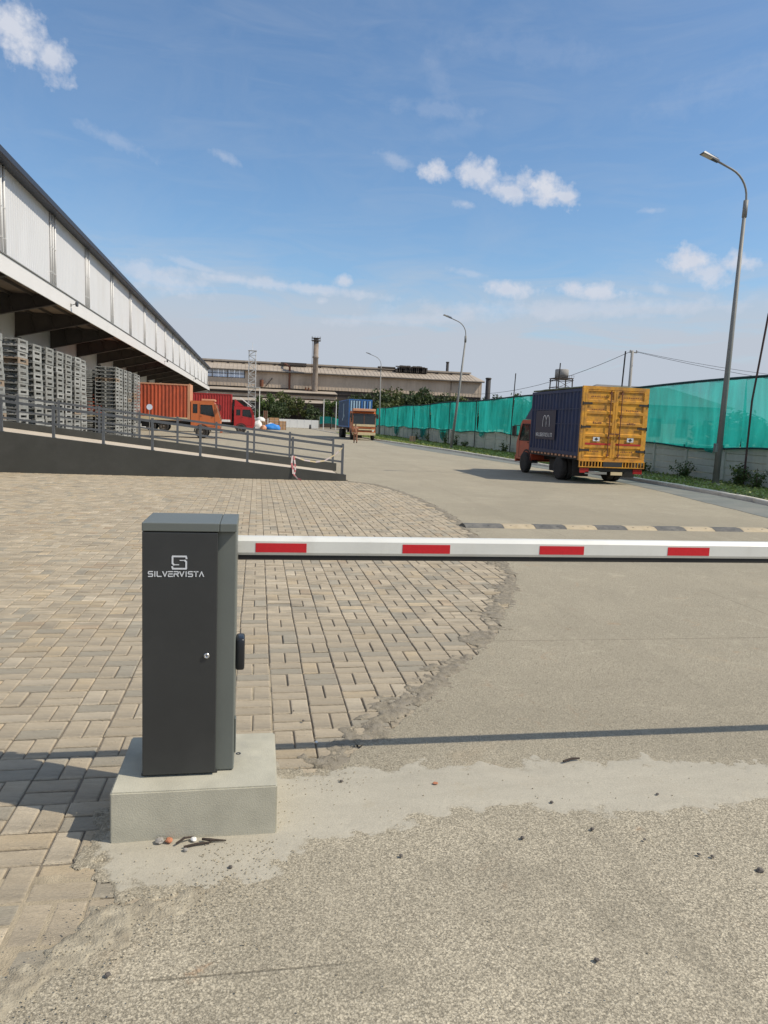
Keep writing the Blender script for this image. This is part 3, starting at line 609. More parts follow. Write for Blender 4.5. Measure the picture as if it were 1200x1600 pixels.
# boom arm: profile in (y,z), extruded along x
arm = thing('boom_arm', 'white horizontal boom arm with red reflector strips reaching across the road from the cabinet', 'barrier arm', (-.08, 3.412, 1.198))
arm.scale = (1.004, 1.0, 1.004)
def AY(y): return y-3.40
def AZ(z): return z-1.2
pr_ = [(3.372, 1.166), (3.366, 1.178), (3.366, 1.232), (3.384, 1.250), (3.408, 1.252), (3.426, 1.236), (3.430, 1.178), (3.422, 1.166)]
AX0, AX1 = 0.0, 4.9
b = MB(); b.prism([(AY(y), AZ(z)) for y, z in pr_], 'x', AX0-.36, AX1); b.build('tube', m_armw, arm)
b = MB(); b.prism([(AY(y), AZ(z)) for y, z in [(3.376, 1.144), (3.374, 1.1655), (3.42, 1.1655), (3.418, 1.144), (3.397, 1.138)]], 'x', AX0, AX1-.02); b.build('rubber_edge', m_rubber, arm)
b = MB(); b.prism([(AY(y), AZ(z)) for y, z in pr_], 'x', AX1+.001, AX1+.02); b.build('end_cap', m_black, arm)
b = MB(); b.box(-.30, -.04, AY(3.3551), AY(3.3655), AZ(1.14), AZ(1.258)); b.build('arm_clamp', m_cabg, arm)
for k in range(7):
    x0 = .080+.6965*k; b = MB(); b.box(x0, x0+.236, AY(3.3645), AY(3.3655), AZ(1.180), AZ(1.223)); rf = b.build('reflector', m_red, arm)
# loose bits on the ground
def rock(name, label, cat, loc, s, mat, group=None, squash=.6):
    bm = bmesh.new(); bmesh.ops.create_icosphere(bm, subdivisions=2, radius=1)
    sd_ = random.random()*99
    for v in bm.verts: v.co *= 1+.45*mn.noise(v.co*1.3+Vector((sd_, 0, 0))); v.co.z *= squash; v.co *= s
    o = MB().addbm(bm).build(name, mat); o.location = loc; o.rotation_euler = (0, 0, random.random()*6); tag(o, label, cat, group); return o
rock('brick_chip', 'chipped piece of orange brick lying against the front foot of the plinth', 'brick chip', (-.337, 2.955, .022), .017, m_brick)
rock('stone', 'beige stone beside the brick chip at the front foot of the plinth', 'stone', (-.376, 2.957, .022), .018, m_stone)
rock('stone', 'pale round stone between the twigs in front of the plinth', 'stone', (-.236, 2.955, .020), .013, m_whitep)
rock('stone', 'largest dark stone lying on the rough concrete at the right edge of the view', 'stone', (2.096, 2.49, .012), .015, m_stoned)
rock('stone', 'tiny grey stone just below the twigs in front of the plinth', 'stone', (-.262, 2.885, .018), .010, m_stone)
rock('leaf_scrap', 'small reddish brown scrap lying on the smooth cement patch', 'leaf', (.911, 3.335, .016), .014, m_brick, squash=.2)
rock('stone', 'white stone lying on the pavers near the shadow of the boom arm', 'stone', (.355, 3.86, .012), .010, m_whitep)
DG = 'small dark stones scattered on the concrete'
for p in [(.443, 3.399), (1.432, 3.098), (1.17, 2.09), (-.441, 2.222), (1.524, 2.856), (1.179, 2.822), (-.076, 2.75), (.62, 2.75), (1.9, 2.62), (1.72, 2.75), (2.0, 3.12), (1.95, 2.6), (.25, 4.3), (.30, 4.15)]:
    rock('stone', 'small dark stone scattered on the rough concrete or pavers', 'stone', (p[0], p[1], .016), random.uniform(.006, .010), m_stoned, DG)
def twig(label, pts, r):
    o = MB().tube(pts, [r, r*1.2, r*.9, r*.5][:len(pts)], 6).build('twig', m_twig); tag(o, label, 'twig')
twig('dark twig between brick chip and pale stone in front of the plinth', [(-.305, 2.925, .022), (-.272, 2.945, .034), (-.236, 2.968, .022)], .0045)
twig('long dark twig lowest of the three in front of the plinth', [(-.272, 2.905, .018), (-.22, 2.918, .020), (-.165, 2.925, .019)], .0045)
twig('short bent dark twig furthest right in front of the plinth', [(-.200, 2.948, .022), (-.165, 2.932, .026), (-.145, 2.938, .020), (-.10, 2.934, .018)], .0055)
twig('brown stick lying alone on the smooth cement patch', [(1.664, 3.493, .020), (1.72, 3.515, .022), (1.769, 3.521, .019)], .006)
gr = MB(); ico = []
bm = bmesh.new(); bmesh.ops.create_icosphere(bm, subdivisions=1, radius=1); IV = [tuple(v.co) for v in bm.verts]; IF = [tuple(v.index for v in f.verts) for f in bm.faces]; bm.free()
for q in range(3800):
    r = random.random()
    if r < .62:
        p = random.choice(seg1+near[:60] if random.random() < .8 else near); x = p[0]+random.gauss(0, .12); y = p[1]+random.gauss(0, .14)
    else: x = random.uniform(-.9, 3.0); y = random.uniform(1.9, 6.5)
    if -.60 < x < .12 and 2.95 < y < 3.55: continue
    s = random.uniform(.0015, .0042); k = len(gr.v); e = random.uniform(.5, 1)
    gr.v += [(x+v[0]*s, y+v[1]*s*e, .012+s*.2+v[2]*s*.6) for v in IV]; gr.f += [tuple(i+k for i in f) for f in IF]
tag(stuff(gr.build('loose_grit', m_grit, fix=False)), 'fine grit and small gravel scattered along the ragged concrete edge', 'grit')

# ================================================================== SPEED BUMP
sb = thing('speed_bump', 'low yellow and black segmented rubber speed bump across the road', 'speed bump', (3.68, 12.5, .006))
x = 0.; k = 0
while x < 7.5:
    L = .72 if k == 0 else .60
    b = MB(); pf = [(-.2, 0), (-.17, .018), (-.07, .05), (.07, .05), (.17, .018), (.2, 0)]
    sk = .0; b.prism(pf, 'x', x+.004, x+L-.004); s_ = b.build('bump_segment', m_bump_k if k % 2 == 0 else m_bump_y, sb)
    for u in (.15, .45):
        for v in (-.09, .09):
            bb = MB(); bb.lathe([(.034, .018), (.0415, .018), (.0415, 0)], 'z', 8, (x+u, v*1.1, 0)); bb.build('bolt', m_black, s_)
    x += L; k += 1

# ================================================================== RAMP WITH HANDRAILS
def ztop(x): return .19+.0985*(2.67-x)
rp = thing('access_ramp', 'long concrete access ramp with dark grey side walls rising to the loading dock', 'ramp', (2.67, 22, 0))
XL = -14.2
def rx(x): return x-2.67
b = MB(); b.prism([(rx(XL), -.05), (rx(2.67), -.05), (rx(2.67), ztop(2.67)), (rx(XL), ztop(XL))], 'y', -.2, -.02); b.build('side_wall', m_ramp, rp)
b = MB(); b.prism([(rx(XL), -.05), (rx(2.83), -.05), (rx(2.83), ztop(2.67)+.09), (rx(XL), ztop(XL)+.09)], 'y', 4.12, 4.3); b.build('side_wall', m_ramp, rp)
b = MB(); b.prism([(rx(XL), -.05), (rx(2.70), -.05), (rx(2.70), .012), (rx(XL), ztop(XL)-.10)], 'y', -.018, 4.118); b.build('ramp_deck', m_ramptop, rp)
def railing(name, label, y, xs, dz, ymat=0):
    t = thing(name, label, 'handrail', (2.6, y, 0), 0)
    for i, x in enumerate(xs):
        z0 = ztop(x)+dz-.002; b = MB(); b.box(x-2.6-.035, x-2.6+.035, -.035, .035, z0, z0+.93); p = b.build('post', m_rail, t)
        b = MB(); b.box(x-2.6-.06, x-2.6+.06, -.055, .055, z0, z0+.012); b.build('foot_plate', m_rail, p)
    for h, hh in ((.84, .075), (.38, .055)):
        for a, c in zip(xs, xs[1:]):
            b = MB(); b.bar((a-2.6-.033, 0, ztop(a)+dz+h), (c-2.6+.033, 0, ztop(c)+dz+h), .046, hh); b.build('rail', m_rail, t)
NP = [2.55, 1.04, -.29, -1.65, -3.0, -4.35, -5.69, -7.06, -8.42, -9.78, -11.14, -12.5, -13.9]
FP = [2.70, 1.14, -.12, -1.43, -2.75, -4.02, -5.34, -6.64, -7.93, -9.25, -10.6, -11.9, -13.2, -14.1]
railing('ramp_railing', 'grey steel two-rail railing on the near side wall of the ramp', 21.89, NP, 0)
railing('ramp_railing', 'grey steel two-rail railing on the far side wall of the ramp', 26.21, FP, .085)
# cloth barricade tape at the foot of the ramp
def ribbon(b, pts, w, tw=0.):
    P = smooth_path([tuple(p) for p in pts], 6) if False else pts
    for i in range(len(P)-1):
        a, c = Vector(P[i]), Vector(P[i+1]); n = Vector((.02, .3, 1)).normalized() if abs((c-a).normalized().z) < .7 else Vector((1, .2, 0)).normalized()
        k = len(b.v); b.v += [tuple(a-n*w/2), tuple(a+n*w/2), tuple(c+n*w/2), tuple(c-n*w/2)]; b.f.append((k, k+1, k+2, k+3))
tp = thing('barricade_tape', 'frayed pink and white cloth tape tied between the last two ramp railing posts', 'barrier tape', (1.04, 21.83, .7))
def tape(P, n, mats, w=.05):
    S = []
    for i in range(len(P)-1):
        for q in range(n): S.append(Vector(P[i]).lerp(Vector(P[i+1]), q/n))
    S.append(Vector(P[-1])); S = [p-Vector((1.04, 21.83, .7)) for p in S]
    for i in range(len(S)-1):
        b = MB(); ribbon(b, [S[i], S[i+1]], w); o = b.build('tape_strip', mats[i % 2], tp, fix=False); md = o.modifiers.new('solid', 'SOLIDIFY'); md.thickness = .004
tape([(1.04, 21.82, .70), (1.15, 21.82, .68), (1.39, 21.80, .60), (1.74, 21.79, .555), (2.0, 21.79, .60), (2.31, 21.80, .79), (2.53, 21.82, 1.0)], 2, (m_tape_w, m_cream), .045)
tape([(1.04, 21.82, .72), (1.02, 21.80, .5), (1.06, 21.78, .31), (1.07, 21.76, .18), (1.14, 21.74, .11), (1.20, 21.68, .05), (1.30, 21.60, .02)], 1, (m_tape_w, m_tape_r), .05)
tape([(1.08, 21.815, .71), (1.12, 21.80, .48), (1.13, 21.78, .30), (1.10, 21.76, .16)], 2, (m_tape_r, m_tape_w), .045)

# ================================================================== WAREHOUSE
wh = thing('warehouse', 'long white clad warehouse with a dark eave and a deep loading canopy on the left', 'warehouse', (-10, 80, 0))
W0, W1 = 6., 156.
BAY = [24.9+7.52*k for k in range(-2, 18)]
def wy(y): return y-80
for i in range(len(BAY)-1):
    y0, y1 = BAY[i], min(BAY[i+1], W1)
    b = MB(); b.box(-.40, -.32, wy(y0)+.004, wy(y1)-.004, 7.86, 11.72); pn = b.build('cladding_panel', m_white, wh)
    b = MB(); n = 25
    for q in range(1, n): yy = wy(y0)+(y1-y0)*q/n; b.prism([(-.32, yy-.03), (-.305, yy-.012), (-.305, yy+.012), (-.32, yy+.03)], 'z', 7.87, 11.71)
    b.build('rib', m_white, pn)
for y in BAY:
    for d in ((-.40, 0, .40) if y < 50 else (-.3, .3)):
        if y+d > W1: continue
        b = MB(); b.tube([(-.268, wy(y+d), 7.93), (-.268, wy(y+d), 11.5)], .045, 10); p = b.build('downpipe', m_pipe, wh, True)
        b = MB()
        for z in (8.6, 9.8, 11.0): b.box(-.319, -.22, wy(y+d)-.05, wy(y+d)+.05, z, z+.03)
        b.build('pipe_bracket', m_pipe, p)
b = MB(); b.prism([(-.42, 11.46), (.18, 11.38), (.24, 11.42), (.24, 11.66), (.18, 11.72), (-.45, 11.78)], 'y', wy(W0), wy(W1)); b.build('gutter', m_navy, wh)
b = MB(); b.quadbox([(-.4, wy(W0), 11.70), (-.4, wy(W1), 11.70), (-34, wy(W1), 14.6), (-34, wy(W0), 14.6), (-.4, wy(W0), 11.79), (-.4, wy(W1), 11.79), (-34, wy(W1), 14.8), (-34, wy(W0), 14.8)]); b.build('roof', m_navy, wh)
b = MB(); b.box(-.06, .0, wy(W0), wy(W1)-.02, 7.08, 7.80); b.build('canopy_fascia', m_fascia, wh)
b = MB(); b.box(-.30, .05, wy(W0), wy(W1), 7.81, 7.855); b.build('canopy_capping', m_galv, wh)
b = MB(); b.box(-4.4, -.07, wy(W0), wy(W1), 7.55, 7.62); b.build('canopy_soffit', m_soffit, wh)
b = MB(); b.box(-4.6, -4.42, wy(W0), wy(W1), 0, 7.5); b.build('dock_wall', m_dock, wh)
b = MB(); b.box(-34, -.34, wy(W1)-.2, wy(W1)-.001, 0, 11.69); b.build('end_wall', m_white, wh)
for y in BAY:
    if y > W1: continue
    b = MB(); zl = 6.05; b.prism([(-4.41, zl), (-.07, 7.10), (-.07, 7.15), (-4.41, zl+.05)], 'y', wy(y)-.12, wy(y)+.12); b.prism([(-4.41, zl+.055), (-.07, 7.155), (-.07, 7.54), (-4.41, 7.54)], 'y', wy(y)-.012, wy(y)+.012)
    for q in (.25, .5, .75):
        xx = -4.41+4.34*q; zz = zl+.05+1.05*q; b.quadbox([(xx-.02, wy(y)-.11, zz), (xx+.02, wy(y)-.11, zz), (xx+.02, wy(y)+.11, zz), (xx-.02, wy(y)+.11, zz), (xx-.25, wy(y)-.11, 7.54), (xx-.21, wy(y)-.11, 7.54), (xx-.21, wy(y)+.11, 7.54), (xx-.25, wy(y)+.11, 7.54)])
    b.build('rafter', m_beam, wh)
    b = MB(); b.box(-4.41, -4.1, wy(y)-.14, wy(y)+.14, 0, 6.03); b.build('column', m_beam, wh)
for z in (0,):
    b = MB()
    for xx in (-1.2, -2.3, -3.4): b.box(xx-.03, xx+.03, wy(W0), wy(W1), 7.40, 7.545)
    b.build('purlin', m_beam, wh)
for k, y in enumerate((42.2, 82, 118)):
    t = thing('floodlight', ['round grey floodlight on the white canopy fascia nearest the camera', 'small floodlight halfway along the white canopy fascia', 'small floodlight on the white canopy fascia above the trucks'][k], 'floodlight', (-9.99, y, 7.45))
    b = MB(); b.tube([(0, 0, -.05), (.22, 0, .02)], .02, 6); b.box(0.0, .02, -.07, .07, -.12, .03); b.build('bracket', m_galv, t)
    b = MB(); b.lathe([(0, .05), (.04, .14), (.14, .15), (.145, .13)], 'x', 14, (.22, -.02, .03)); b.build('lamp_head', m_lamph, t)

# ================================================================== PALLETS
def pallet_mesh(mat, h=.228):
    b = MB(); w, l = 1.24, 1.18
    for k in range(6): x = -w/2+(w-.13)*k/5; b.box(x, x+.13, -l/2, l/2, h-.024, h)        # deck boards run along y
    for k in range(4): x = -w/2+(w-.12)*k/3; b.box(x, x+.12, -l/2, l/2, .0, .02)
    for yy in (-l/2, -.06, l/2-.12): b.box(-w/2, w/2, yy, yy+.12, h-.06, h-.0245)
    # solid side with one fork slot per end (faces +x and -x)
    for s in (-1, 1):
        x0, x1 = (w/2-.03, w/2-.001) if s > 0 else (-w/2+.001, -w/2+.03)
        b.box(x0, x1, -l/2+.01, -l/2+.23, .004, h-.026); b.box(x0, x1, l/2-.23, l/2-.01, .004, h-.026)
        b.box(x0, x1, -l/2+.231, l/2-.231, .004, .070); b.box(x0, x1, -l/2+.231, l/2-.231, .158, h-.026)
    for xx in (-.05,): b.box(xx, xx+.1, -l/2, l/2, .021, h-.061)
    b.box(-w/2+.35, w/2-.35, -l/2+.16, l/2-.16, .03, h-.07)
    return b.mesh('pallet', mat, fix=False)
pms = [pallet_mesh(m) for m in m_pal]
STK = [(27.4, 19), (29.8, 19), (32.0, 19), (33.3, 19), (35.1, 19), (36.6, 19), (38.2, 19), (39.8, 19), (48.8, 20), (50.1, 20), (51.6, 20), (53.2, 20), (55.4, 20), (57.3, 20)]
NTH = 'first second third fourth fifth sixth seventh eighth ninth tenth eleventh twelfth thirteenth fourteenth fifteenth sixteenth seventeenth eighteenth nineteenth twentieth'.split()
ORD = ['first', 'second', 'third', 'fourth', 'fifth', 'sixth', 'seventh', 'eighth']
for i, (y, n) in enumerate(STK):
    lab = ('weathered grey pallet in the %s tall stack from the left behind the ramp railing' % ORD[i]) if i < 8 else ('weathered grey pallet in the %s stack of the farther row beside the orange truck' % ORD[i-8])
    lean = random.gauss(0, .0025)
    for k in range(n):
        top = n-1-k; orw = 'topmost' if top == 0 else ('bottom' if k == 0 else NTH[top]+' from the top')
        lab = ('grey pallet %s in stack %s from the left by the ramp' % (orw, NTH[i])) if i < 8 else ('grey pallet %s in %s stack of the row near orange truck' % (orw, NTH[i-8]))
        r = random.random(); me = pms[1] if r < .035 else (pms[2] if r < .3 else pms[0])
        o = link('pallet', me, None, (-9.44+random.gauss(0, .009)+lean*k, y+random.gauss(0, .010), .006+.2305*k)); o.rotation_euler = (0, 0, random.gauss(0, .005)); tag(o, lab, 'pallet', 'grey pallets in tall stacks beside the ramp')
b = MB()
for (y, n) in STK:
    for k in range(n-(1 if random.random() < .5 else 0)):
        z = .006+.2305*k; xx = -10.85+random.gauss(0, .02); 
        for q in range(4): x = xx-.62+(1.24-.14)*q/3; b.box(x, x+.14, y-.59, y+.59, z+.2, z+.228)
        b.box(xx-.62, xx+.62, y-.59, y-.47, z+.021, z+.07); b.box(xx-.62, xx+.62, y-.59, y-.47, z+.15, z+.199)
tag(stuff(b.build('pallet_rows', m_pal[0], fix=False)), 'dense second row of grey pallet stacks hidden behind the first row', 'pallets')
b = MB(); b.lathe([(0, 0), (0, .22), (.02, .22), (.02, 0)], 'y', 20, (0, 0, 0)); o = b.build('round_sign', m_skyblue); o.location = (-8.15, 57.9, 2.3); tag(o, 'small round blue and white sign at the left end of the orange container', 'sign')
t = thing('sign_stand', 'thin steel stand carrying the small round sign at the end of the pallet stacks', 'sign stand', (-8.15, 57.93, 0)); MB().tube([(0, 0, 0), (0, 0, 2.2)], .03, 8).build('pole', m_galv, t); MB().box(-.2, .2, -.02, .2, 0, .04).build('base', m_galv, t)

# ================================================================== TRUCKS (local: forward = +y)
def corr(b, x, y0, y1, z0, z1, pitch=.28, dep=.036, sgn=1, axis='y'):
    n = max(1, round((y1-y0)/pitch)); p = (y1-y0)/n; pts = []
    for k in range(n): a = y0+k*p; pts += [(a, 0), (a+p*.28, 0), (a+p*.42, -dep), (a+p*.86, -dep)]
    pts.append((y1, 0)); base = len(b.v)
    for (a, d) in pts:
        for z in (z0, z1): b.v.append((x+d*sgn, a, z) if axis == 'y' else (a, x+d*sgn, z))
    for i in range(len(pts)-1): q = base+2*i; b.f.append((q, q+2, q+3, q+1))
def wheel(root, x, y, r, wd, side, dual=False):
    w = bpy.data.objects.new('wheel', None); w.empty_display_size = .2; COL.objects.link(w); w.parent = root; w.location = (x, y, r)
    xs = [0] if not dual else [0, -side*(wd+.04)]
    for k, dx in enumerate(xs):
        b = MB(); h = wd/2; b.lathe([(-h, r*.58), (-h, r*.9), (-h*.8, r*.985), (-h*.3, r), (h*.3, r), (h*.8, r*.985), (h, r*.9), (h, r*.58), (h*.5, r*.55), (-h*.5, r*.55)], 'x', 28, (dx, 0, 0)); b.build('tyre', m_tyre, w, True)
    b = MB(); s = side; h = wd/2; b.lathe([(-s*h*.5, r*.56), (s*h*.85, r*.58), (s*h*.9, r*.53), (s*h*.2, r*.42), (s*h*.25, r*.22), (s*h*.95, r*.18), (s*h*.95, .0)], 'x', 20, (0, 0, 0)); b.build('rim', m_hub, w, True)
    return w
def container(root, hw, y0, y1, z0, z1, m, mrail, name='cargo_body', doors=None, front=True, pitch=.28):
    c = MB(); c.box(-hw+.06, hw-.06, y0+.05, y1-.05, z0+.05, z1-.06)
    corr(c, hw-.012, y0+.1, y1-.1, z0+.12, z1-.09, pitch); corr(c, -hw+.012, y0+.1, y1-.1, z0+.12, z1-.09, pitch, sgn=-1)
    corr(c, y1-.012, -hw+.1, hw-.1, z0+.12, z1-.09, pitch, axis='x')
    body = c.build(name, m, root)
    f = MB()
    for s in (-1, 1):
        a0, a1 = (hw-.1, hw) if s > 0 else (-hw, -hw+.1)
        f.box(a0, a1, y0, y0+.1, z0, z1); f.box(a0, a1, y1-.1, y1, z0, z1)
        f.box(a0+.001, a1-.001, y0+.101, y1-.101, z1-.1, z1-.002); f.box(a0+.001, a1-.001, y0+.101, y1-.101, z0, z0+.13)
    f.box(-hw+.101, hw-.101, y1-.1, y1-.002, z1-.1, z1-.002); f.box(-hw+.101, hw-.101, y1-.1, y1-.002, z0, z0+.13); f.box(-hw+.101, hw-.101, y0+.002, y0+.1, z1-.1, z1-.002); f.box(-hw+.101, hw-.101, y0+.002, y0+.1, z0, z0+.13)
    f.build('cargo_frame', mrail, body)
    r = MB(); r.box(-hw+.1, hw-.1, y0+.1, y1-.1, z1-.05, z1-.012); r.build('roof', m, body)
    return body
def chassis(root, y0, y1, z, hw=.42):
    b = MB(); b.box(-hw-.06, -hw+.04, y0, y1, z-.2, z); b.box(hw-.04, hw+.06, y0, y1, z-.2, z); y = y0+.2
    while y < y1: b.box(-hw+.041, hw-.041, y, y+.08, z-.16, z-.03); y += .8
    b.box(-.12, .12, y0+1, y1-1.2, z-.32, z-.2); b.box(-.9, -.5, (y0+y1)/2-.5, (y0+y1)/2+.4, z-.55, z-.12); b.box(.5, .85, (y0+y1)/2-.3, (y0+y1)/2+.3, z-.5, z-.15)
    return b.build('chassis', m_chas, root)
def cab(root, hw, prof, wsi, win, paint, trim, glass=m_glass, wheel_y=None, wr=.45, bumper=None, headz=.8, door=None):
    """prof: closed (y,z) outline, wsi: index of the windscreen edge, win: list of (y,z) window outlines"""
    body = None; s_ = MB()
    hole = []
    outline = prof
    for sx in (-1, 1):
        x0, x1 = (hw-.04, hw) if sx > 0 else (-hw, -hw+.04)
        s_.prism(outline, 'x', x0, x1, holes=win)
    n = len(prof)
    for i in range(n):
        if i == wsi: continue
        a, c = prof[i], prof[(i+1) % n]; dy, dz = c[0]-a[0], c[1]-a[1]; L = math.hypot(dy, dz); ny, nz = -dz/L*.03, dy/L*.03
        cy = sum(p[0] for p in prof)/n; cz = sum(p[1] for p in prof)/n
        if ny*(cy-a[0])+nz*(cz-a[1]) < 0: ny, nz = -ny, -nz
        X = hw-.041; s_.quadbox([(-X, a[0], a[1]), (X, a[0], a[1]), (X, c[0], c[1]), (-X, c[0], c[1]), (-X, a[0]+ny, a[1]+nz), (X, a[0]+ny, a[1]+nz), (X, c[0]+ny, c[1]+nz), (-X, c[0]+ny, c[1]+nz)])
    body = s_.build('cab', paint, root)
    a, c = Vector((0, *prof[wsi])), Vector((0, *prof[(wsi+1) % n])); X = hw-.05
    b = MB(); d = (c-a).normalized()*.04; nn = Vector((0, -(c-a).z, (c-a).y)).normalized()
    if nn.y < 0: nn = -nn
    A, C2 = a+d, c-d; b.quadbox([(-X, A.y, A.z), (X, A.y, A.z), (X, C2.y, C2.z), (-X, C2.y, C2.z)]+[(-X, A.y-nn.y*.012, A.z-nn.z*.012), (X, A.y-nn.y*.012, A.z-nn.z*.012), (X, C2.y-nn.y*.012, C2.z-nn.z*.012), (-X, C2.y-nn.y*.012, C2.z-nn.z*.012)]); b.build('windscreen', glass, body)
    b = MB(); b.bar(A+nn*.01, C2+nn*.01, .05, .02); b.bar(A+nn*.012+Vector((-X, 0, 0)), C2+nn*.012+Vector((-X, 0, 0)), .05, .02); b.bar(A+nn*.012+Vector((X, 0, 0)), C2+nn*.012+Vector((X, 0, 0)), .05, .02); b.build('windscreen_frame', trim, body)
    for w in win:
        for sx in (-1, 1):
            b = MB(); x = sx*(hw-.02); b.prism(w, 'x', x-.004, x+.004); b.build('side_window', glass, body)
            b = MB(); x = sx*(hw+.004)
            for p, q in zip(w, w[1:]+w[:1]): b.bar((x, p[0], p[1]), (x, q[0], q[1]), .016, .03)
            b.build('window_frame', m_chas, body)
    if door:
        y0, y1, z0, z1 = door
        for sx in (-1, 1):
            b = MB(); x = sx*(hw+.002)
            for p, q in (((y0, z0), (y0, z1)), ((y1, z0), (y1, z1)), ((y0, z0), (y1, z0))): b.bar((x, p[0], p[1]), (x, q[0], q[1]), .008, .018)
            b.box(x-.015, x+.015, y0+.06, y0+.2, (z0+z1)/2-.1, (z0+z1)/2-.07); b.build('door_seam', m_chas, body)
    b = MB(); b.box(-hw+.15, hw-.15, prof[0][0]+.1, prof[0][0]+.5, prof[0][1]+.3, prof[0][1]+1.0); b.build('seat', m_chas, body)
    yf = max(p[0] for p in prof); zb = min(p[1] for p in prof)
    b = MB(); b.bevbox(-hw, hw, yf-.02, yf+.12, zb-.12, zb+.16, .02); b.build('bumper', bumper or paint, root)
    for sx in (-1, 1):
        b = MB(); b.lathe([(0, 0), (0, .1), (.03, .095), (.035, 0)], 'y', 14, (sx*(hw-.25), yf+.002, headz)); b.build('headlight', m_lamp_w, body)
        b = MB(); x = sx*(hw+.16); zt = max(p[1] for p in prof)-.25; b.tube([(sx*hw, yf-.35, zt), (x, yf-.12, zt)], .014, 6); b.tube([(x, yf-.12, zt+.05), (x, yf-.12, zt-.5)], .012, 6); b.box(x-.10, x+.10, yf-.115, yf-.08, zt-.42, zt-.02); b.build('mirror', m_chas, body)
    b = MB()
    for k in range(5): b.box(-hw+.4, hw-.4, yf+.003, yf+.018, zb+.25+k*.075, zb+.28+k*.075)
    b.build('grille', m_chas, body)
    if wheel_y is not None:
        for sx in (-1, 1):
            b = MB(); pts = [(wheel_y+(wr+.12)*math.cos(t*math.pi/10), wr+(wr+.12)*math.sin(t*math.pi/10)) for t in range(0, 11)]+[(wheel_y+(wr+.05)*math.cos(t*math.pi/10), wr+(wr+.05)*math.sin(t*math.pi/10)) for t in range(10, -1, -1)]
            x0, x1 = (hw-.3, hw+.015) if sx > 0 else (-hw-.015, -hw+.3); b.prism(pts, 'x', x0, x1); b.build('wheel_arch', m_chas, root)
    return body

# ---- truck 1: navy box, yellow rear doors, seen from behind
T1 = thing('box_truck', 'box truck with yellow rear doors, navy blue side and red cab beside the green net', 'truck', (11.93, 23.1, .012), 0)
hw = 1.18
c1 = container(T1, hw, .06, 4.62, .93, 3.22, m_blue, m_blue, 'cargo_body', pitch=.30)
b = MB(); b.box(-hw-.012, -hw+.0, 2.15, 4.05, 1.42, 2.50); brd = b.build('sign_board', m_bluepan, c1)
def side_text(s, y_start, z, h, wl2, gap, root, mat, x, sw):
    b = MB(); y = y_start
    for ch in s:
        if ch == ' ': y -= wl2*.7; continue
        if ch == '.': b.box(x, x+.006, y-sw, y, z, z+sw); y -= sw+gap; continue
        w = wl2 if ch != 'I' else sw*.5
        for pl in GL[ch]:
            for p, q in zip(pl, pl[1:]): b.bar((x, y-p[0]*w, z+p[1]*h), (x, y-q[0]*w, z+q[1]*h), .008 if p[0] != q[0] else .008, sw)
        y -= w+gap
    return b
def stroke_side(b, pts, w, x):
    for i, (p, q) in enumerate(zip(pts, pts[1:])):
        a = Vector((0, p[0], p[1])); c = Vector((0, q[0], q[1])); d = (c-a)
        if d.length < 1e-6: continue
        d.normalize(); n = Vector((0, -d.z, d.y))*w/2; a = a-d*w*.3; c = c+d*w*.3; o = i*.0001
        b.quadbox([(xx, v.y, v.z) for xx in (x-.004-o, x) for v in (a-n, c-n, c+n, a+n)])
tb = MB(); y = 3.95
for ch in 'MR.LOGISTICS LTD':
    if ch == ' ': y -= .055; continue
    if ch == '.': stroke_side(tb, [(y-.005, 1.535), (y-.02, 1.535)], .022, -hw-.013); y -= .045; continue
    w = .078 if ch != 'I' else .02
    for pl in GL[ch]: stroke_side(tb, [(y-p[0]*w, 1.535+p[1]*.115) for p in pl], .022, -hw-.013)
    y -= w+.036
tb.build('lettering', m_letter, brd)
eb = MB()
for cy, fl in ((3.18, 1), (2.86, -1)):
    pts = [(cy+.17*math.cos(R_(a))*1.0, 2.02+.28*math.sin(R_(a))*1.05) for a in (range(205, -30, -12) if fl > 0 else range(-25, 210, 12))]
    stroke_side(eb, pts, .03, -hw-.013)
eb.build('logo_emblem', m_letter, brd)
b = MB(); 
for z in (1.9, 2.42): b.box(-hw-.010, -hw+.002, .11, 2.14 if z < 2.0 else 4.5, z+.1, z+.13)
b.build('side_rail', m_blue, c1)
b = MB()
for k in range(13): b.box(-hw-.004, -hw+.03, .25+k*.33, .40+k*.33, .86, .925)
b.build('side_marker', m_ltor, c1)
b = MB(); b.box(-hw+.02, hw-.02, .05, 4.6, .80, .925); b.build('bed_frame', m_chas, T1)
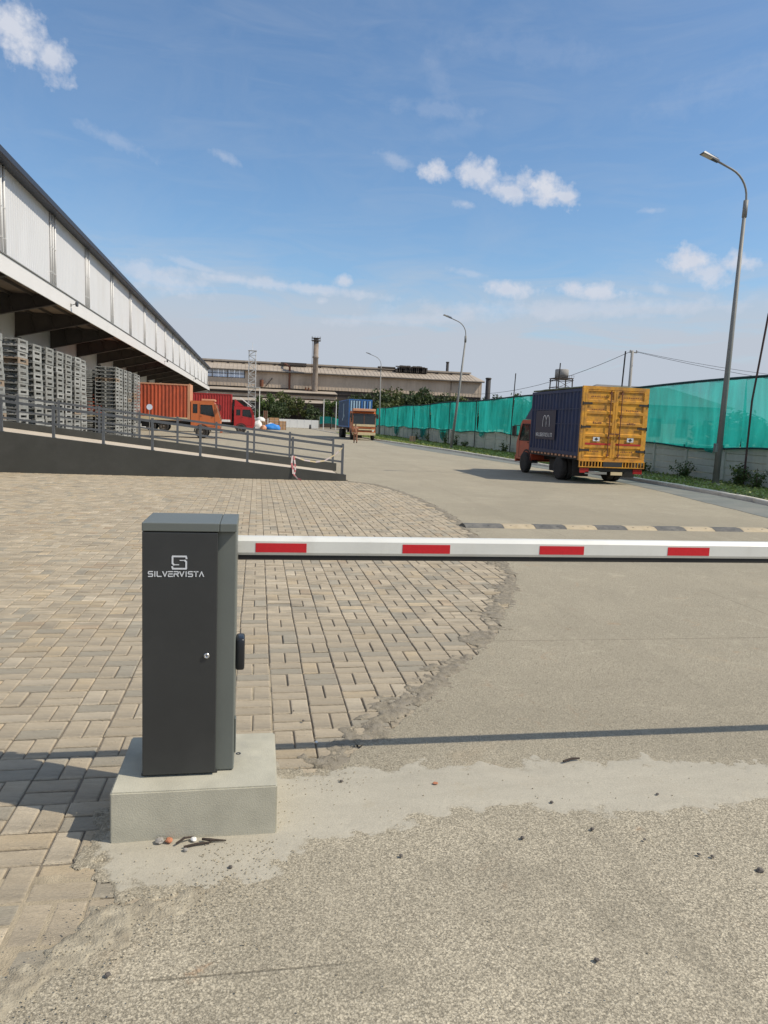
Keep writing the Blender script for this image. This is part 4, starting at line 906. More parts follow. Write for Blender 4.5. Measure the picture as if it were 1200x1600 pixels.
# rear wall: yellow frame, two ribbed doors
rf = MB(); 
for s in (-1, 1): a0, a1 = (hw-.07, hw+.02) if s > 0 else (-hw-.02, -hw+.07); rf.box(a0, a1, -.04, .055, .80, 3.30)
rf.box(-hw+.071, hw-.071, -.04, .055, 3.19, 3.30); rf.box(-hw+.071, hw-.071, -.04, .055, .80, .90); rf.build('rear_frame', m_yel, c1)
for s in (-1, 1):
    x0, x1 = (.006, hw-.075) if s > 0 else (-hw+.075, -.006)
    b = MB(); b.box(x0, x1, -.012, .04, .905, 3.185)
    b.box(x0, x0+.08, -.045, -.013, .905, 3.185); b.box(x1-.08, x1, -.045, -.013, .905, 3.185)
    nr = 6; H = (3.185-.905)/nr
    for k in range(nr+1):
        zc = .905+k*H; z0 = max(.905, zc-.065); z1 = min(3.185, zc+.065); b.prism([(-.0125, z0), (-.044, z0+.02), (-.044, z1-.02), (-.0125, z1)], 'x', x0+.081, x1-.081)
    d = b.build('rear_door', m_yel, c1)
    xl = s*.20
    b = MB(); b.tube([(xl, -.075, .93), (xl, -.075, 3.17)], .017, 8)
    for z in (1.0, 1.6, 2.3, 3.08): b.box(xl-.035, xl+.035, -.095, -.045, z-.03, z+.03)
    b.bar((xl, -.10, 1.72), (xl-s*.18, -.10, 1.72), .03, .04); b.build('lock_rod', m_rust, d)
    for z in (1.15, 1.93, 2.72):
        b = MB(); xx = s*(hw+.01); b.box(min(xx, xx-s*.34), max(xx, xx-s*.34), -.058, -.046, z-.03, z+.035); b.lathe([(z-.06, .02), (z+.06, .02)], 'z', 8, (xx, -.05, 0)); b.build('hinge', m_chas, d)
    b = MB(); b.box(x0+.085, x1-.085, -.049, -.0455, 1.335, 1.40); b.build('red_stripe', m_redp, d)
    b = MB(); xc = s*.62; b.box(xc-.12, xc+.12, -.0495, -.046, 1.46, 1.60); st_ = b.build('sticker', m_letter, d)
    b = MB(); b.prism([(xc-.07, 1.53), (xc, 1.47), (xc+.07, 1.53), (xc, 1.59)], 'y', -.052, -.05); b.build('sticker_mark', m_ink, st_)
    b = MB()
    for z, n, cw, hh in ((2.93, 11, .05, .05), (2.50, 7, .05, .055), (2.05, 5, .06, .07), (1.10, 12, .05, .045)):
        for k in range(n):
            xk = xc-.5*n*.065+k*.065
            if random.random() < .9: b.box(xk, xk+cw*.75, -.0145 if abs(z-2.93) > 9 else -.0475, -.0122 if abs(z-2.93) > 9 else -.0450, z, z+hh*random.uniform(.6, 1))
    b.build('faded_marking', m_rust, d)
# rear end below the doors
b = MB(); b.box(-hw-.02, hw+.02, -.10, -.041, .77, .80); b.box(-hw-.02, hw+.02, -.10, -.041, .57, .60)
for k in range(22):
    x = -hw+k*(2*hw/21)
    if abs(x) > .32 or k in (0, 21): b.box(x-.016, x+.016, -.095, -.045, .601, .769)
b.build('underrun_frame', m_yel, T1)
b = MB(); b.box(-.33, .36, -.10, -.045, .605, .765); b.build('dark_panel', m_ink, T1)
b = MB(); b.box(-hw+.1, hw-.1, -.02, .08, .44, .565); b.build('rear_beam', m_chas, T1)
for s in (-1, 1):
    b = MB(); b.box(s*.98-.16, s*.98+.16, -.06, -.021, .38, .54); l = b.build('tail_lamp', m_lamp_r, T1)
b = MB(); b.box(.0, .42, -.055, -.022, .32, .43); b.build('number_plate', m_cream, T1)
b = MB(); b.box(-.95, -.15, -.06, -.025, .34, .42); b.build('step_plate', m_galv, T1)
for s in (-1, 1):
    b = MB(); b.box(s*.86-.3, s*.86+.3, .50, .52, .22, .78); b.build('mud_flap', m_rubber, T1)
b = MB(); n = 12; k0 = 0
for i in range(n+1):
    for j in range(7): b.v.append((-hw+.02+j*(2*hw-.04)/6, .02+i*4.55/n, 3.235+.045*abs(fbm(i*.7, j*.9, 3))+.05*(1-abs(j-3)/3)*(.6+.5*fbm(i, j, 5, .4))))
for i in range(n):
    for j in range(6): q = i*7+j; b.f.append((q, q+1, q+8, q+7))
rt = b.build('roof_tarpaulin', m_tarp, c1, True, False); md = rt.modifiers.new('s', 'SOLIDIFY'); md.thickness = .05; md.offset = 1
chassis(T1, .1, 5.4, .80)
cab(T1, 1.04, [(4.72, .52), (6.45, .52), (6.50, 1.15), (6.02, 2.06), (5.85, 2.16), (4.72, 2.16)], 2, [[(5.05, 1.30), (6.18, 1.30), (5.86, 1.98), (5.05, 1.98)]], m_cabred, m_chas, wheel_y=5.25, wr=.42, door=(5.0, 6.15, .62, 2.0))
b = MB(); b.prism([(4.65, 2.18), (5.75, 2.18), (4.65, 2.95)], 'x', -1.0, 1.0); b.build('wind_deflector', m_blue, T1)
for s in (-1, 1):
    wheel(T1, s*1.05, 5.25, .42, .23, s); wheel(T1, s*1.06, 1.75, .42, .22, s, True)

# ---- truck 2: orange, at the dock, facing right
T2 = thing('container_truck', 'orange truck with a rusty orange container backed up to the loading dock', 'truck', (-2.95, 60.8, .006), -math.pi/2)
def flat_truck(T, hw, cy0, cy1, cz0, cz1, mc, mr, prof, wsi, win, paint, trim, wf, wrs, r, stripe=None, **k):
    c = container(T, hw, cy0, cy1, cz0, cz1, mc, mr)
    if stripe:
        b = MB()
        for s in (-1, 1): x = s*(hw+.004); b.box(min(x, x-s*.03), max(x, x-s*.03), cy0+.11, cy1-.11, cz0+.02, cz0+.26)
        b.build('bottom_stripe', stripe, c)
    chassis(T, cy0+.1, max(p[0] for p in prof)-.5, cz0-.03)
    b = MB(); b.box(-hw+.05, hw-.05, cy0+.05, cy1-.02, cz0-.12, cz0-.012); b.build('deck', m_chas, T)
    cb = cab(T, hw-.05, prof, wsi, win, paint, trim, wheel_y=wf, wr=r, **k)
    for s in (-1, 1):
        wheel(T, s*(hw-.14), wf, r, .27, s)
        for y in wrs: wheel(T, s*(hw-.14), y, r, .25, s, True)
    return c, cb
c, cb = flat_truck(T2, 1.2, -11.2, -2.45, 1.33, 4.2, m_orcont, m_ltor, [(-2.30, .85), (-.06, .62), (.0, 1.45), (-.42, 2.75), (-.62, 2.95), (-2.30, 2.95)], 2, [[(-1.55, 1.95), (-.48, 1.75), (-.66, 2.65), (-1.55, 2.65)], [(-2.12, 2.0), (-1.80, 2.0), (-1.80, 2.68), (-2.12, 2.68)]], m_orange, m_ltor, -1.45, (-8.9, -10.1), .5, stripe=m_cream, door=(-1.65, -.45, .95, 2.75), headz=1.05, glass=m_glassd)
b = MB(); b.bevbox(-1.0, 1.0, -1.5, -.45, 2.96, 3.12, .03); b.build('roof_visor', m_ltor, cb)
b = MB(); b.box(-1.205, -1.15, -2.44, -2.36, 1.3, 4.25); b.box(1.15, 1.205, -2.44, -2.36, 1.3, 4.25); b.box(-1.15, 1.15, -2.44, -2.36, 1.3, 4.22); b.build('headboard', m_ltor, T2)
# ---- truck 3: red, behind it
T3 = thing('container_truck', 'red truck with a deep red container parked behind the orange truck', 'truck', (-.30, 81.7, .006), -math.pi/2)
c, cb = flat_truck(T3, 1.22, -12.0, -2.52, 1.22, 4.22, m_redcont, m_redcont, [(-2.25, .85), (-.08, .6), (.0, 1.4), (-.30, 2.6), (-.55, 2.95), (-2.25, 2.95)], 2, [[(-1.35, 1.95), (-.38, 1.8), (-.55, 2.62), (-1.35, 2.62)], [(-2.0, 2.0), (-1.6, 2.0), (-1.6, 2.6), (-2.0, 2.6)]], m_redcab, m_redcab, -1.5, (-9.6, -10.9), .52, stripe=m_whitep, door=(-1.5, -.35, .95, 2.8), headz=1.0, bumper=m_whitep, glass=m_glassd)
b = MB(); b.prism([(-2.2, 2.97), (-1.2, 2.97), (-2.2, 3.75)], 'x', -.95, .95); b.build('wind_deflector', m_redcab, cb)
b = MB()
for x in (-.95, .55): b.quadbox([(x, -1.65, 3.85), (x+.3, -1.65, 3.85), (x+.3, -.45, 2.98), (x, -.45, 2.98), (x, -1.60, 3.95), (x+.3, -1.60, 3.95), (x+.3, -.38, 3.05), (x, -.38, 3.05)])
b.build('roof_slat', m_whitep, cb)
# ---- truck 4: blue container, facing the camera
T4 = thing('container_truck', 'truck with blue container and orange and cream cab facing the camera down the road', 'truck', (10.35, 71.3, .016), math.pi)
c, cb = flat_truck(T4, 1.2, -12.6, -3.0, 1.20, 4.08, m_bgrey, m_bcont, [(-2.3, .75), (-.05, .62), (.0, 1.35), (-.22, 2.65), (-.45, 2.85), (-2.3, 2.85)], 2, [[(-1.3, 1.8), (-.32, 1.75), (-.45, 2.5), (-1.3, 2.5)]], m_orange, m_rust, -1.2, (-9.8, -11.2), .5, door=(-1.5, -.35, .9, 2.6), bumper=m_cream, headz=.95, glass=m_glassd)
b = MB(); b.bevbox(-1.12, 1.12, -.75, .02, 2.86, 3.10, .03); b.build('roof_board', m_ltor, cb)
b = MB(); b.box(-1.1, 1.1, .004, .03, 1.36, 1.58); b.box(-1.1, 1.1, .004, .03, 1.0, 1.12); b.build('cream_band', m_cream, cb)
for k in range(8):
    b = MB(); x = -1.04+k*.275; b.prism([(x, -3.02), (x+.03, -2.965), (x+.13, -2.965), (x+.16, -3.02)], 'z', 1.36, 3.93); b.build('front_rib', m_lblue if k % 2 == 0 or k > 4 else m_bcont, c)  # pale ribs have the sun on the corrugation put into their colour
b = MB()
for s in (1,):
    for k, (yy, zz, a, w) in enumerate(((-7.6, 2.9, 1.6, .5), (-7.0, 2.4, 1.1, .4), (-8.3, 2.0, .6, .6))): b.box(1.203, 1.209, yy-w/2, yy+w/2, zz-a/2, zz+a/2) if k == 0 else b.box(1.203, 1.209, yy-w/2, yy+w/2, zz-.12, zz+.12)
b.build('faded_marking', m_lblue, c)

# ================================================================== BOUNDARY WALL, NET, POLES
bw = thing('boundary_wall', 'grey precast concrete plank wall running along the right of the road below the green net', 'wall', (WX, 60, .09))
y = 10.0; bay = 2.45; k = 0; pl_m = []
for q in range(4):
    b = MB(); h = .27; b.prism([(-.002, 0), (-.032, .018), (-.032, h-.022), (-.002, h-.002), (.03, h-.002), (.03, 0)], 'y', -bay/2+.075, bay/2-.075); pl_m.append(b.mesh('wall_plank', m_wallp))
pm_ = MB().bevbox(-.075, .075, -.07, .07, -.1, 1.42, .008).mesh('wall_post', m_wallp)
while y < 106:
    p = link('wall_post', pm_, bw, (0, y-60, 0)); 
    for r in range(5):
        o = link('wall_plank', pl_m[random.randrange(4)], bw, (random.gauss(.02, .006), y+bay/2-60, .0+r*.272)); o.rotation_euler = (random.gauss(0, .002), 0, random.gauss(0, .002))
    y += bay
link('wall_post', pm_, bw, (0, y-60, 0))
# net strung on poles, just in front of the wall top
net = thing('shade_net', 'tall translucent green shade net strung above the precast wall', 'net', (WX-.12, 60, 0))
def net_sheet(name, x_of, y0, y1, zt, zb, parent, ox, oy, n=60, m=14, seedv=0.):
    b = MB(); nn_ = max(6, int((y1-y0)*7)); mm = m
    for i in range(nn_+1):
        y = y0+(y1-y0)*i/nn_; u = i/nn_; top = zt(y)-.05*math.sin(u*math.pi); bot = zb(y)
        for j in range(mm+1):
            v = j/mm; z = bot+(top-bot)*v
            d = .16*fbm(y, z*.3, seedv, .9)*max(0, math.sin(v*math.pi))**.5+.09*fbm(y, z*.12, seedv+4, 2.2)*(1-.5*v)
            b.v.append((x_of(y)+d-ox, y-oy, z))
    for i in range(nn_):
        for j in range(mm): q = i*(mm+1)+j; b.f.append((q, q+mm+1, q+mm+2, q+1))
    return b.build(name, m_net, parent, True, False)
zt = lambda y: 3.89+.05*math.sin(y*.31); zb = lambda y: 1.385+.05*math.sin(y*.9)+.05*math.sin(y*.37+1)+(.0)
ys = [10, 17.0, 23.7, 32.7, 40.3, 47.7, 55.9, 64, 72, 80, 89, 98, 106]
for i in range(len(ys)-1): net_sheet('net_panel', lambda y: WX-.12, ys[i]+.01, ys[i+1]-.01, zt, zb, net, WX-.12, 60, seedv=i*3.)
b = MB(); b.tube([(0, y-60, zt(y)) for y in [10+1.0*k for k in range(97)]], .05, 6); b.build('edge_rope', m_factd if False else M('dark_teal_rope', (.006, .045, .045), .8), net)
b = MB(); b.tube([(-.01, y-60, zb(y)) for y in [10+.5*k for k in range(193)]], .035, 6); b.build('edge_rope', bpy.data.materials['dark_teal_rope'], net)
# torn flaps hanging below the net
for (y, w, l) in ((75, 2.5, 1.1), (66.5, 2.6, 1.15), (54.5, 1.2, .45), (42.5, .35, 1.2), (25.3, .9, .18), (90, 3, 1.1)):
    b = MB()
    for i in range(9):
        for j in range(6): u = i/8; v = j/5; hh = l*(1-.45*abs(2*u-1)*v)*v; b.v.append((-.10-.06*v*math.sin(u*9), y-60+(u-.5)*w*(1-.3*v), zb(y)+.02-hh))
    for i in range(8):
        for j in range(5): q = i*6+j; b.f.append((q, q+6, q+7, q+1))
    b.build('torn_flap', m_net, net, True, False)
POLES = [(16.95, 23.1, 6.05, .035, m_poler, 'rusty steel net pole nearest the camera at the right edge', -.0), (16.30, 32.7, 5.6, .035, m_pole, 'black net pole rising above the yellow doors of the box truck', .0), (16.30, 40.3, 5.6, .035, m_pole, 'black net pole rising above the front of the box truck', 0), (16.30, 47.7, 5.45, .035, m_pole, 'thin black net pole left of the box truck', 0)]
for (x, y, h, r, m, lab, l) in POLES:
    x = WX-.25 if y > 24 else WX-.30; o = MB().tube([(0, 0, 0), (.0+.03, .02, h*.5), (.10 if y > 24 else .32, 0, h)], r, 8).build('net_pole', m); o.location = (x, y, .05); tag(o, lab, 'pole')
for k, y in enumerate((56.1, 64.2, 72.1, 80.1, 89.1, 98.1)):
    o = MB().tube([(0, 0, 0), (.02, 0, 3.85)], .035, 6).build('net_pole', m_pole); o.location = (WX-.25, y, .05); tag(o, 'short black net pole, %s one going away beyond the taller net poles' % NTH[k], 'pole', 'short far net poles')
# far net along the bend of the road, and white boundary panels
fn = thing('shade_net', 'short far piece of green net left of the blue container truck', 'net', (14, 148, 0))
nb = MB()
def fx(y): return 0
P = [(12.4, 149.2), (15.6, 148.5), (18.0, 140), (18.0, 122), (WX-.1, 106)]
b = MB(); S = []
for a, c in zip(P, P[1:]):
    L = (Vector(c)-Vector(a)).length; n = int(L/1.0)+1
    S += [(a[0]+(c[0]-a[0])*q/n, a[1]+(c[1]-a[1])*q/n) for q in range(n)]
S.append(P[-1])
for i, (x, y) in enumerate(S):
    for j in range(7): b.v.append((x-14+.12*fbm(x, y, j*.2, 1.1), y-148, 1.05+.2*math.sin(i*.7)+(2.55-.2*abs(math.sin(i*.3))-1.05)*j/6))
for i in range(len(S)-1):
    for j in range(6): q = i*7+j; b.f.append((q, q+7, q+8, q+1))
b.build('net_panel', m_net, fn, True, False)
b = MB()
for (x, y) in S[::3]: b.tube([(x-14, y-148, 0), (x-14, y-148, 2.6)], .05, 5)
stuff(b.build('stake', m_galv, fn))
ww = thing('boundary_wall', 'white panel wall closing the far end of the yard', 'wall', (6, 150, 0))
for k in range(11):
    x = -3.6+k*1.45; b = MB(); b.box(x-6, x-6+1.41, -.05, .05, .12, 1.80); b.build('wall_panel', m_whwall, ww)
    b = MB(); b.box(x-6-.035, x-6+.035, -.08, .08, .0, 1.86); b.build('wall_post', m_whwall, ww)

# ================================================================== LAMP POSTS
def lamp(label, bx, by, dx, H, arm_r, reach, bz=.1, rb=.115, rt=.06):
    t = thing('street_lamp', label, 'street lamp', (bx, by, bz), 0, 'street lamps along the net'); lx = dx
    b = MB(); b.tube([(0, 0, 0), (lx*.5, 0, H*.45), (lx*.9, 0, H*.88)], [rb, (rb+rt)/2, rt], 12); b.build('pole', m_galv, t, True)
    b = MB(); b.tube([(lx*.9, 0, H*.872), (lx*.9+.01, 0, H*.925)], rt*1.35, 12); b.build('collar', m_galv, t, True)
    pts = [(lx*.9+.01, 0, H*.92)]; x0, z0 = lx*.9+.01, H*.92; Rr = arm_r
    for a in range(0, 71, 10): pts.append((x0-Rr*(1-math.cos(R_(a))), 0, z0+.10+Rr*math.sin(R_(a))))
    ex, ez = pts[-1][0], pts[-1][2]; d = Vector((-math.sin(R_(70)), 0, math.cos(R_(70)))); pts.append((ex+d.x*reach, 0, ez+d.z*reach))
    b = MB(); b.tube(pts, .034, 8); b.build('arm', m_galv, t, True)
    e = Vector(pts[-1]); b = MB(); u = d; w = Vector((0, 1, 0)); n = Vector((-u.z, 0, u.x));  
    if n.z < 0: n = -n
    def q(a, s, h): return tuple(e+u*a+w*s+n*h)
    b.quadbox([q(-.05, -.06, -.03), q(-.05, .06, -.03), q(.62, .13, -.03), q(.62, -.13, -.03), q(-.05, -.05, .05), q(-.05, .05, .05), q(.58, .10, .045), q(.58, -.10, .045)]); hd = b.build('lamp_head', m_lamph, t)
    b = MB()
    for k in range(5): b.quadbox([q(.02+k*.07, -.05, .05), q(.02+k*.07, .05, .05), q(.045+k*.07, .05, .05), q(.045+k*.07, -.05, .05), q(.02+k*.07, -.045, .09), q(.02+k*.07, .045, .09), q(.045+k*.07, .045, .09), q(.045+k*.07, -.045, .09)])
    b.build('cooling_fin', m_lamph, hd)
    b = MB(); b.quadbox([q(.22, -.09, -.036), q(.22, .09, -.036), q(.58, .10, -.036), q(.58, -.10, -.036), q(.22, -.09, -.031), q(.22, .09, -.031), q(.58, .10, -.031), q(.58, -.10, -.031)]); b.build('lens', m_lens, hd)
    b = MB(); b.box(-.18, .18, -.18, .18, -.02, .04); b.build('base_plate', m_kerb, t)
    b = MB(); b.box(-.17, -.06, -.06, .06, 1.15, 1.45); b.build('junction_box', m_galv, t)
lamp('tallest and nearest grey street lamp on the right verge, arm curving left', 16.02, 23.2, .14, 10.45, .95, .62, .1)
lamp('second street lamp, leaning to the right in front of the green net', 14.20, 52.4, .75, 8.95, 1.0, .55, .1, .11)
lamp('farthest small street lamp above the blue container truck', 16.0, 96, -.1, 9.9, 1.2, .75, .1, .11)

# utility pole with wires
u = thing('utility_pole', 'concrete utility pole with wires behind the yellow doored truck', 'utility pole', (32.2, 60, 0))
b = MB(); b.tube([(0, 0, 0), (0, 0, 8.95)], [.16, .12], 10); b.build('pole', m_util, u, True)
b = MB(); b.box(-.25, .45, -.05, .05, 8.75, 8.84); b.build('crossarm', m_galv, u)
b = MB()
for x in (-.2, .4): b.lathe([(8.84, .04), (8.9, .06), (8.98, .05), (9.02, .02)], 'z', 8, (x, 0, 0))
b.build('insulator', m_util, u)
def wire(p, q, sag, par, r=.018):
    P, Q = Vector(p), Vector(q); b = MB(); b.tube([P.lerp(Q, t/14)-Vector((0, 0, sag*4*(t/14)*(1-t/14))) for t in range(15)], r, 4); b.build('wire', m_pole, par)
wire((.4, 0, 8.85), (22, -20, 4.5), .8, u); wire((.4, 0, 8.9), (30, -10, 6.8), 1.0, u); wire((-.2, 0, 8.85), (-7.2, 24, 5.6), .9, u, .022)

# ================================================================== FACTORY
fc = thing('factory', 'long weathered beige steel works building across the far end of the yard', 'factory', (25, 200, 0))
def fxx(x): return x-25
FX0, FX1 = -45, 62.3
b = MB()
n = int((FX1-FX0)/.9)
def sheetwall(z0, z1, y, x0=FX0, x1=FX1, mat=m_fact, name='wall_sheet', parent=None, d=.06):
    b = MB(); b.box(fxx(x0), fxx(x1), y+d, y+d+.25, z0, z1); k = int((x1-x0)/.9)
    for q in range(k): x = fxx(x0)+q*(x1-x0)/k; b.box(x, x+.12, y, y+d, z0+.005, z1-.005)
    return b.build(name, mat, parent or fc)
sheetwall(10.05, 14.3, 0, -3.6, FX1); sheetwall(10.05, 12.2, 0, FX0, -3.61); sheetwall(9.0, 10.04, .3, mat=m_factd, name='shadow_gap_wall')  # last sheet: dark colour stands in for the shade of the gap
for k in range(12):
    x = -12.0-8.4+1.4*k
    b = MB(); b.box(fxx(x+.05), fxx(x+1.35), .2, .25, 12.25, 13.2); b.box(fxx(x+.05), fxx(x+1.35), .2, .25, 13.3, 14.25); w_ = b.build('painted_sky_pane', m_skyblue, fc)  # open windows: bluish panes painted to stand for the sky behind
b = MB()
for z in (12.2, 13.2, 14.25): b.box(fxx(-30), fxx(-3.6), .0, .18, z, z+.11)
for x in (-12.2, -8.2, -3.8): b.box(fxx(x), fxx(x+.2), -.02, .19, 12.2, 14.3)
b.build('window_frame', m_factd, fc)
# roof slope, ridge and pipe
b = MB(); b.quadbox([(fxx(FX0), -1.0, 14.35), (fxx(FX1+.5), -1.0, 14.35), (fxx(FX1-1.2), 7.5, 16.7), (fxx(FX0), 7.5, 16.7), (fxx(FX0), -1.0, 14.5), (fxx(FX1+.5), -1.0, 14.5), (fxx(FX1-1.2), 7.5, 16.85), (fxx(FX0), 7.5, 16.85)])
k = 100
for q in range(k): x = fxx(FX0)+q*(FX1-FX0-1)/k; b.quadbox([(x, -1.0, 14.5), (x+.12, -1.0, 14.5), (x+.12, 7.5, 16.85), (x, 7.5, 16.85), (x, -1.0, 14.57), (x+.12, -1.0, 14.57), (x+.12, 7.5, 16.92), (x, 7.5, 16.92)])
b.build('roof', m_factr, fc)
b = MB(); b.box(fxx(FX0), fxx(FX1+.4), -1.1, -.95, 14.1, 14.34); b.build('eave_beam', m_factd, fc)
b = MB(); b.box(fxx(FX0), fxx(FX1-1.5), 6.2, 8.4, 16.95, 17.35); b.build('ridge_vent', m_factr, fc)
b = MB(); x = FX0+3
while x < 58: b.box(fxx(x), fxx(x+.35), 5.4, 6.1, 16.0, 16.94); x += 4.2
b.tube([(fxx(FX0), 5.4, 16.75), (fxx(58), 5.4, 16.75)], .14, 6); b.box(fxx(6), fxx(13), 5.0, 6.0, 16.6, 17.35); b.build('roof_pipe', m_factd, fc)
b = MB()
for q in range(16): x = 38+q*.55+random.random()*.3; b.box(fxx(x), fxx(x+.9), 4.2, 5.4, 16.3, 17.2+random.random()*1.0)
b.tube([(fxx(38), 4, 17.8), (fxx(46.5), 4, 17.8)], .15, 6); b.tube([(fxx(33), 4.5, 17.3), (fxx(38), 4.5, 17.3)], .3, 6); b.build('roof_machinery', m_factd, fc)
for (z0, z1, y0, y1, w0) in ((8.7, 9.5, -8, -1.5, 7.3), (6.0, 6.8, -15, -8.4, 3.6)):
    x1 = 20.5 if z0 > 7 else 22
    b = MB(); b.quadbox([(fxx(FX0), y0, z0), (fxx(x1), y0, z0), (fxx(x1), y1, z1), (fxx(FX0), y1, z1), (fxx(FX0), y0, z0+.12), (fxx(x1), y0, z0+.12), (fxx(x1), y1, z1+.12), (fxx(FX0), y1, z1+.12)]); b.build('lean_to_roof', m_factr, fc)
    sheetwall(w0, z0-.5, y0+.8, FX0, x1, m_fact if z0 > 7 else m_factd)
    b = MB(); b.box(fxx(FX0), fxx(x1), y0+.5, y0+.75, z0-.6, z0-.02); b.build('eave_beam', m_factd, fc)
b = MB(); b.box(fxx(FX0), fxx(FX1), .6, 16, 0, 9.0); b.box(fxx(FX0), fxx(FX1), .6, 16, 9.0, 12.1); b.box(fxx(-3.5), fxx(FX1), .6, 16, 12.1, 14.2); b.build('inner_block', m_factd, fc)
b = MB()
for x in (8.2, 12.6, 13.4): b.tube([(fxx(x), -.6, 6 if x > 9 else 4), (fxx(x), -.6, 10.5 if x > 9 else 16.0)], .28 if x < 9 else .2, 8)
b.tube([(fxx(8.2), -.6, 15.8), (fxx(7.2), 2, 16.6), (fxx(7.0), 5, 16.9)], .28, 8); b.tube([(fxx(.8), -.5, 10.2), (fxx(.8), -.5, 12)], .5, 8); b.build('duct', m_rust, fc)
b = MB(); b.tube([(fxx(2.0), -.3, 10.4), (fxx(3.6), -.3, 12.6)], .12, 6); b.build('brace', m_factd, fc)
b = MB(); b.box(fxx(53.2), fxx(53.4), -.2, -.05, 10, 14.3); b.box(fxx(36.0), fxx(36.8), -1.2, -.2, 5, 11.6); b.build('downpipe', m_chim, fc)
ch = thing('chimney', 'tall round factory chimney with a railed platform at its top', 'chimney', (14.9, 197, 0))
b = MB(); b.lathe([(0, .85), (12, .74), (18.2, .70), (18.3, .84), (18.6, .84), (18.7, .7), (23.3, .68), (23.3, .5)], 'z', 18); b.build('stack', m_chim, ch, True)
b = MB(); b.lathe([(22.7, .8), (22.7, 1.25), (22.85, 1.25), (22.85, .8)], 'z', 18); b.build('platform', m_factd, ch)
b = MB()
for k in range(10): a = k*.628; b.tube([(1.2*math.cos(a), 1.2*math.sin(a), 22.85), (1.2*math.cos(a), 1.2*math.sin(a), 23.9)], .04, 4)
b.lathe([(23.4, 1.18), (23.4, 1.24), (23.46, 1.24), (23.46, 1.18)], 'z', 18); b.build('guard_rail', m_factd, ch)
b = MB(); b.tube([(-.95, 0, 3), (-.95, 0, 22.7)], .05, 4); b.tube([(-.95, .35, 3), (-.95, .35, 22.7)], .05, 4); b.build('ladder', m_rust, ch)
for (x, y, h, r, lab) in ((48.1, 150, 12.2, .58, 'thick dark chimney pipe standing above the net right of the factory'), (53.8, 207, 20.1, .45, 'thin black chimney sticking up behind the right end of the factory roof')):
    t = thing('chimney', lab, 'chimney', (x, y, 0)); MB().lathe([(0, r), (h, r*.92), (h, r*.7)], 'z', 12).build('stack', m_pole, t, True); MB().lathe([(h-.3, r), (h-.3, r*1.15), (h-.1, r*1.15), (h-.1, r)], 'z', 12).build('collar', m_factd, t)
# water tower
wt_ = thing('water_tower', 'small water tank on a steel lattice tower beyond the box truck', 'water tower', (51.6, 120, 0))
b = MB(); b.lathe([(10.75, .1), (10.75, 1.15), (12.1, 1.15), (12.2, 1.05), (12.22, .1)], 'z', 18); b.build('tank', m_util, wt_, True)
b = MB(); b.box(-1.55, 1.55, -1.55, 1.55, 10.55, 10.7); b.build('platform', m_factd, wt_)
b = MB()
for sx in (-1, 1):
    for sy in (-1, 1): b.bar((sx*1.6, sy*1.6, 0), (sx*1.4, sy*1.4, 10.55), .16)
for z in (6.2, 7.7, 9.1, 10.3):
    for s in (-1, 1): b.bar((-1.55, s*1.55, z), (1.55, s*1.55, z), .09); b.bar((s*1.55, -1.55, z), (s*1.55, 1.55, z), .09); b.bar((-1.55*s, -1.55, z-1.5), (1.55*s, -1.55, z), .06)
for k in range(9): a = -1.6+k*.4; b.bar((a, -1.5, 10.7), (a, -1.5, 11.1), .04)
b.bar((-1.6, -1.5, 11.1), (1.6, -1.5, 11.1), .04); b.build('lattice', m_factd, wt_)
# lattice mast near the pile
lm = thing('lattice_tower', 'white steel lattice mast rising in front of the factory behind the red truck', 'lattice mast', (-1.25, 145, 0))
b = MB(); w = .75
for sx in (-1, 1):
    for sy in (-1, 1): b.bar((sx*w, sy*w, 0), (sx*w*.8, sy*w*.8, 14.6), .09)
b.build('leg', m_mast, lm); b = MB(); z = .3; k = 0
while z < 14.2:
    for s in (-1, 1): b.bar((-w*.95*(1 if k % 2 else -1), s*w*.95, z), (w*.95*(1 if k % 2 else -1), s*w*.95, z+.9), .07); b.bar((-w*.95, s*w*.95, z), (w*.95, s*w*.95, z), .06); b.bar((s*w*.95, -w*.95, z), (s*w*.95, w*.95, z+.9), .06)
    z += .9; k += 1
b.build('bracing', m_mast, lm); b = MB(); b.box(-1.1, 1.6, -.9, .9, 7.62, 7.72); b.box(-.8, .8, -.8, .8, 14.6, 14.66); b.build('platform', m_mast, lm)
b = MB(); b.tube([(0, 0, 14.7), (0, 0, 16.2)], .04, 5); b.tube([(1.5, 0, 0), (1.5, 0, 7.6)], .08, 5); b.build('mast_pipe', m_whitep, lm)
for k, (x, y, h) in enumerate(((12.4, 140, 5.8), (14.8, 140, 5.5), (13.6, 118, 4.2))):
    o = MB().tube([(0, 0, 0), (0, 0, h)], .07, 6).build('marker_pole', m_whitep); o.location = (x, y, 0); tag(o, ['thin white pole above the far green net left of the blue truck', 'thin white pole close to the left side of the blue container', 'short pale pole half hidden by the blue container'][k], 'pole')

# house seen through the net
hs = thing('house', 'pale building with a hipped roof seen through the green net on the right', 'house', (37, 62, 0))
b = MB(); b.box(-8, 6.2, 0, 8, 0, 4.4); b.build('wall', m_bldg, hs)
b = MB(); b.v = [(-8.6, -.6, 4.41), (6.8, -.6, 4.41), (6.8, 8.6, 4.41), (-8.6, 8.6, 4.41), (-5, 4, 6.3), (2.6, 4, 6.3)]; b.f = [(0, 1, 5, 4), (1, 2, 5), (2, 3, 4, 5), (3, 0, 4), (0, 3, 2, 1)]; b.build('roof', m_bldr, hs)
for k in range(5): b = MB(); x = -6.8+k*2.7; b.box(x, x+1.1, -.05, .0, 1.6, 3.2); b.build('window', m_factd, hs)

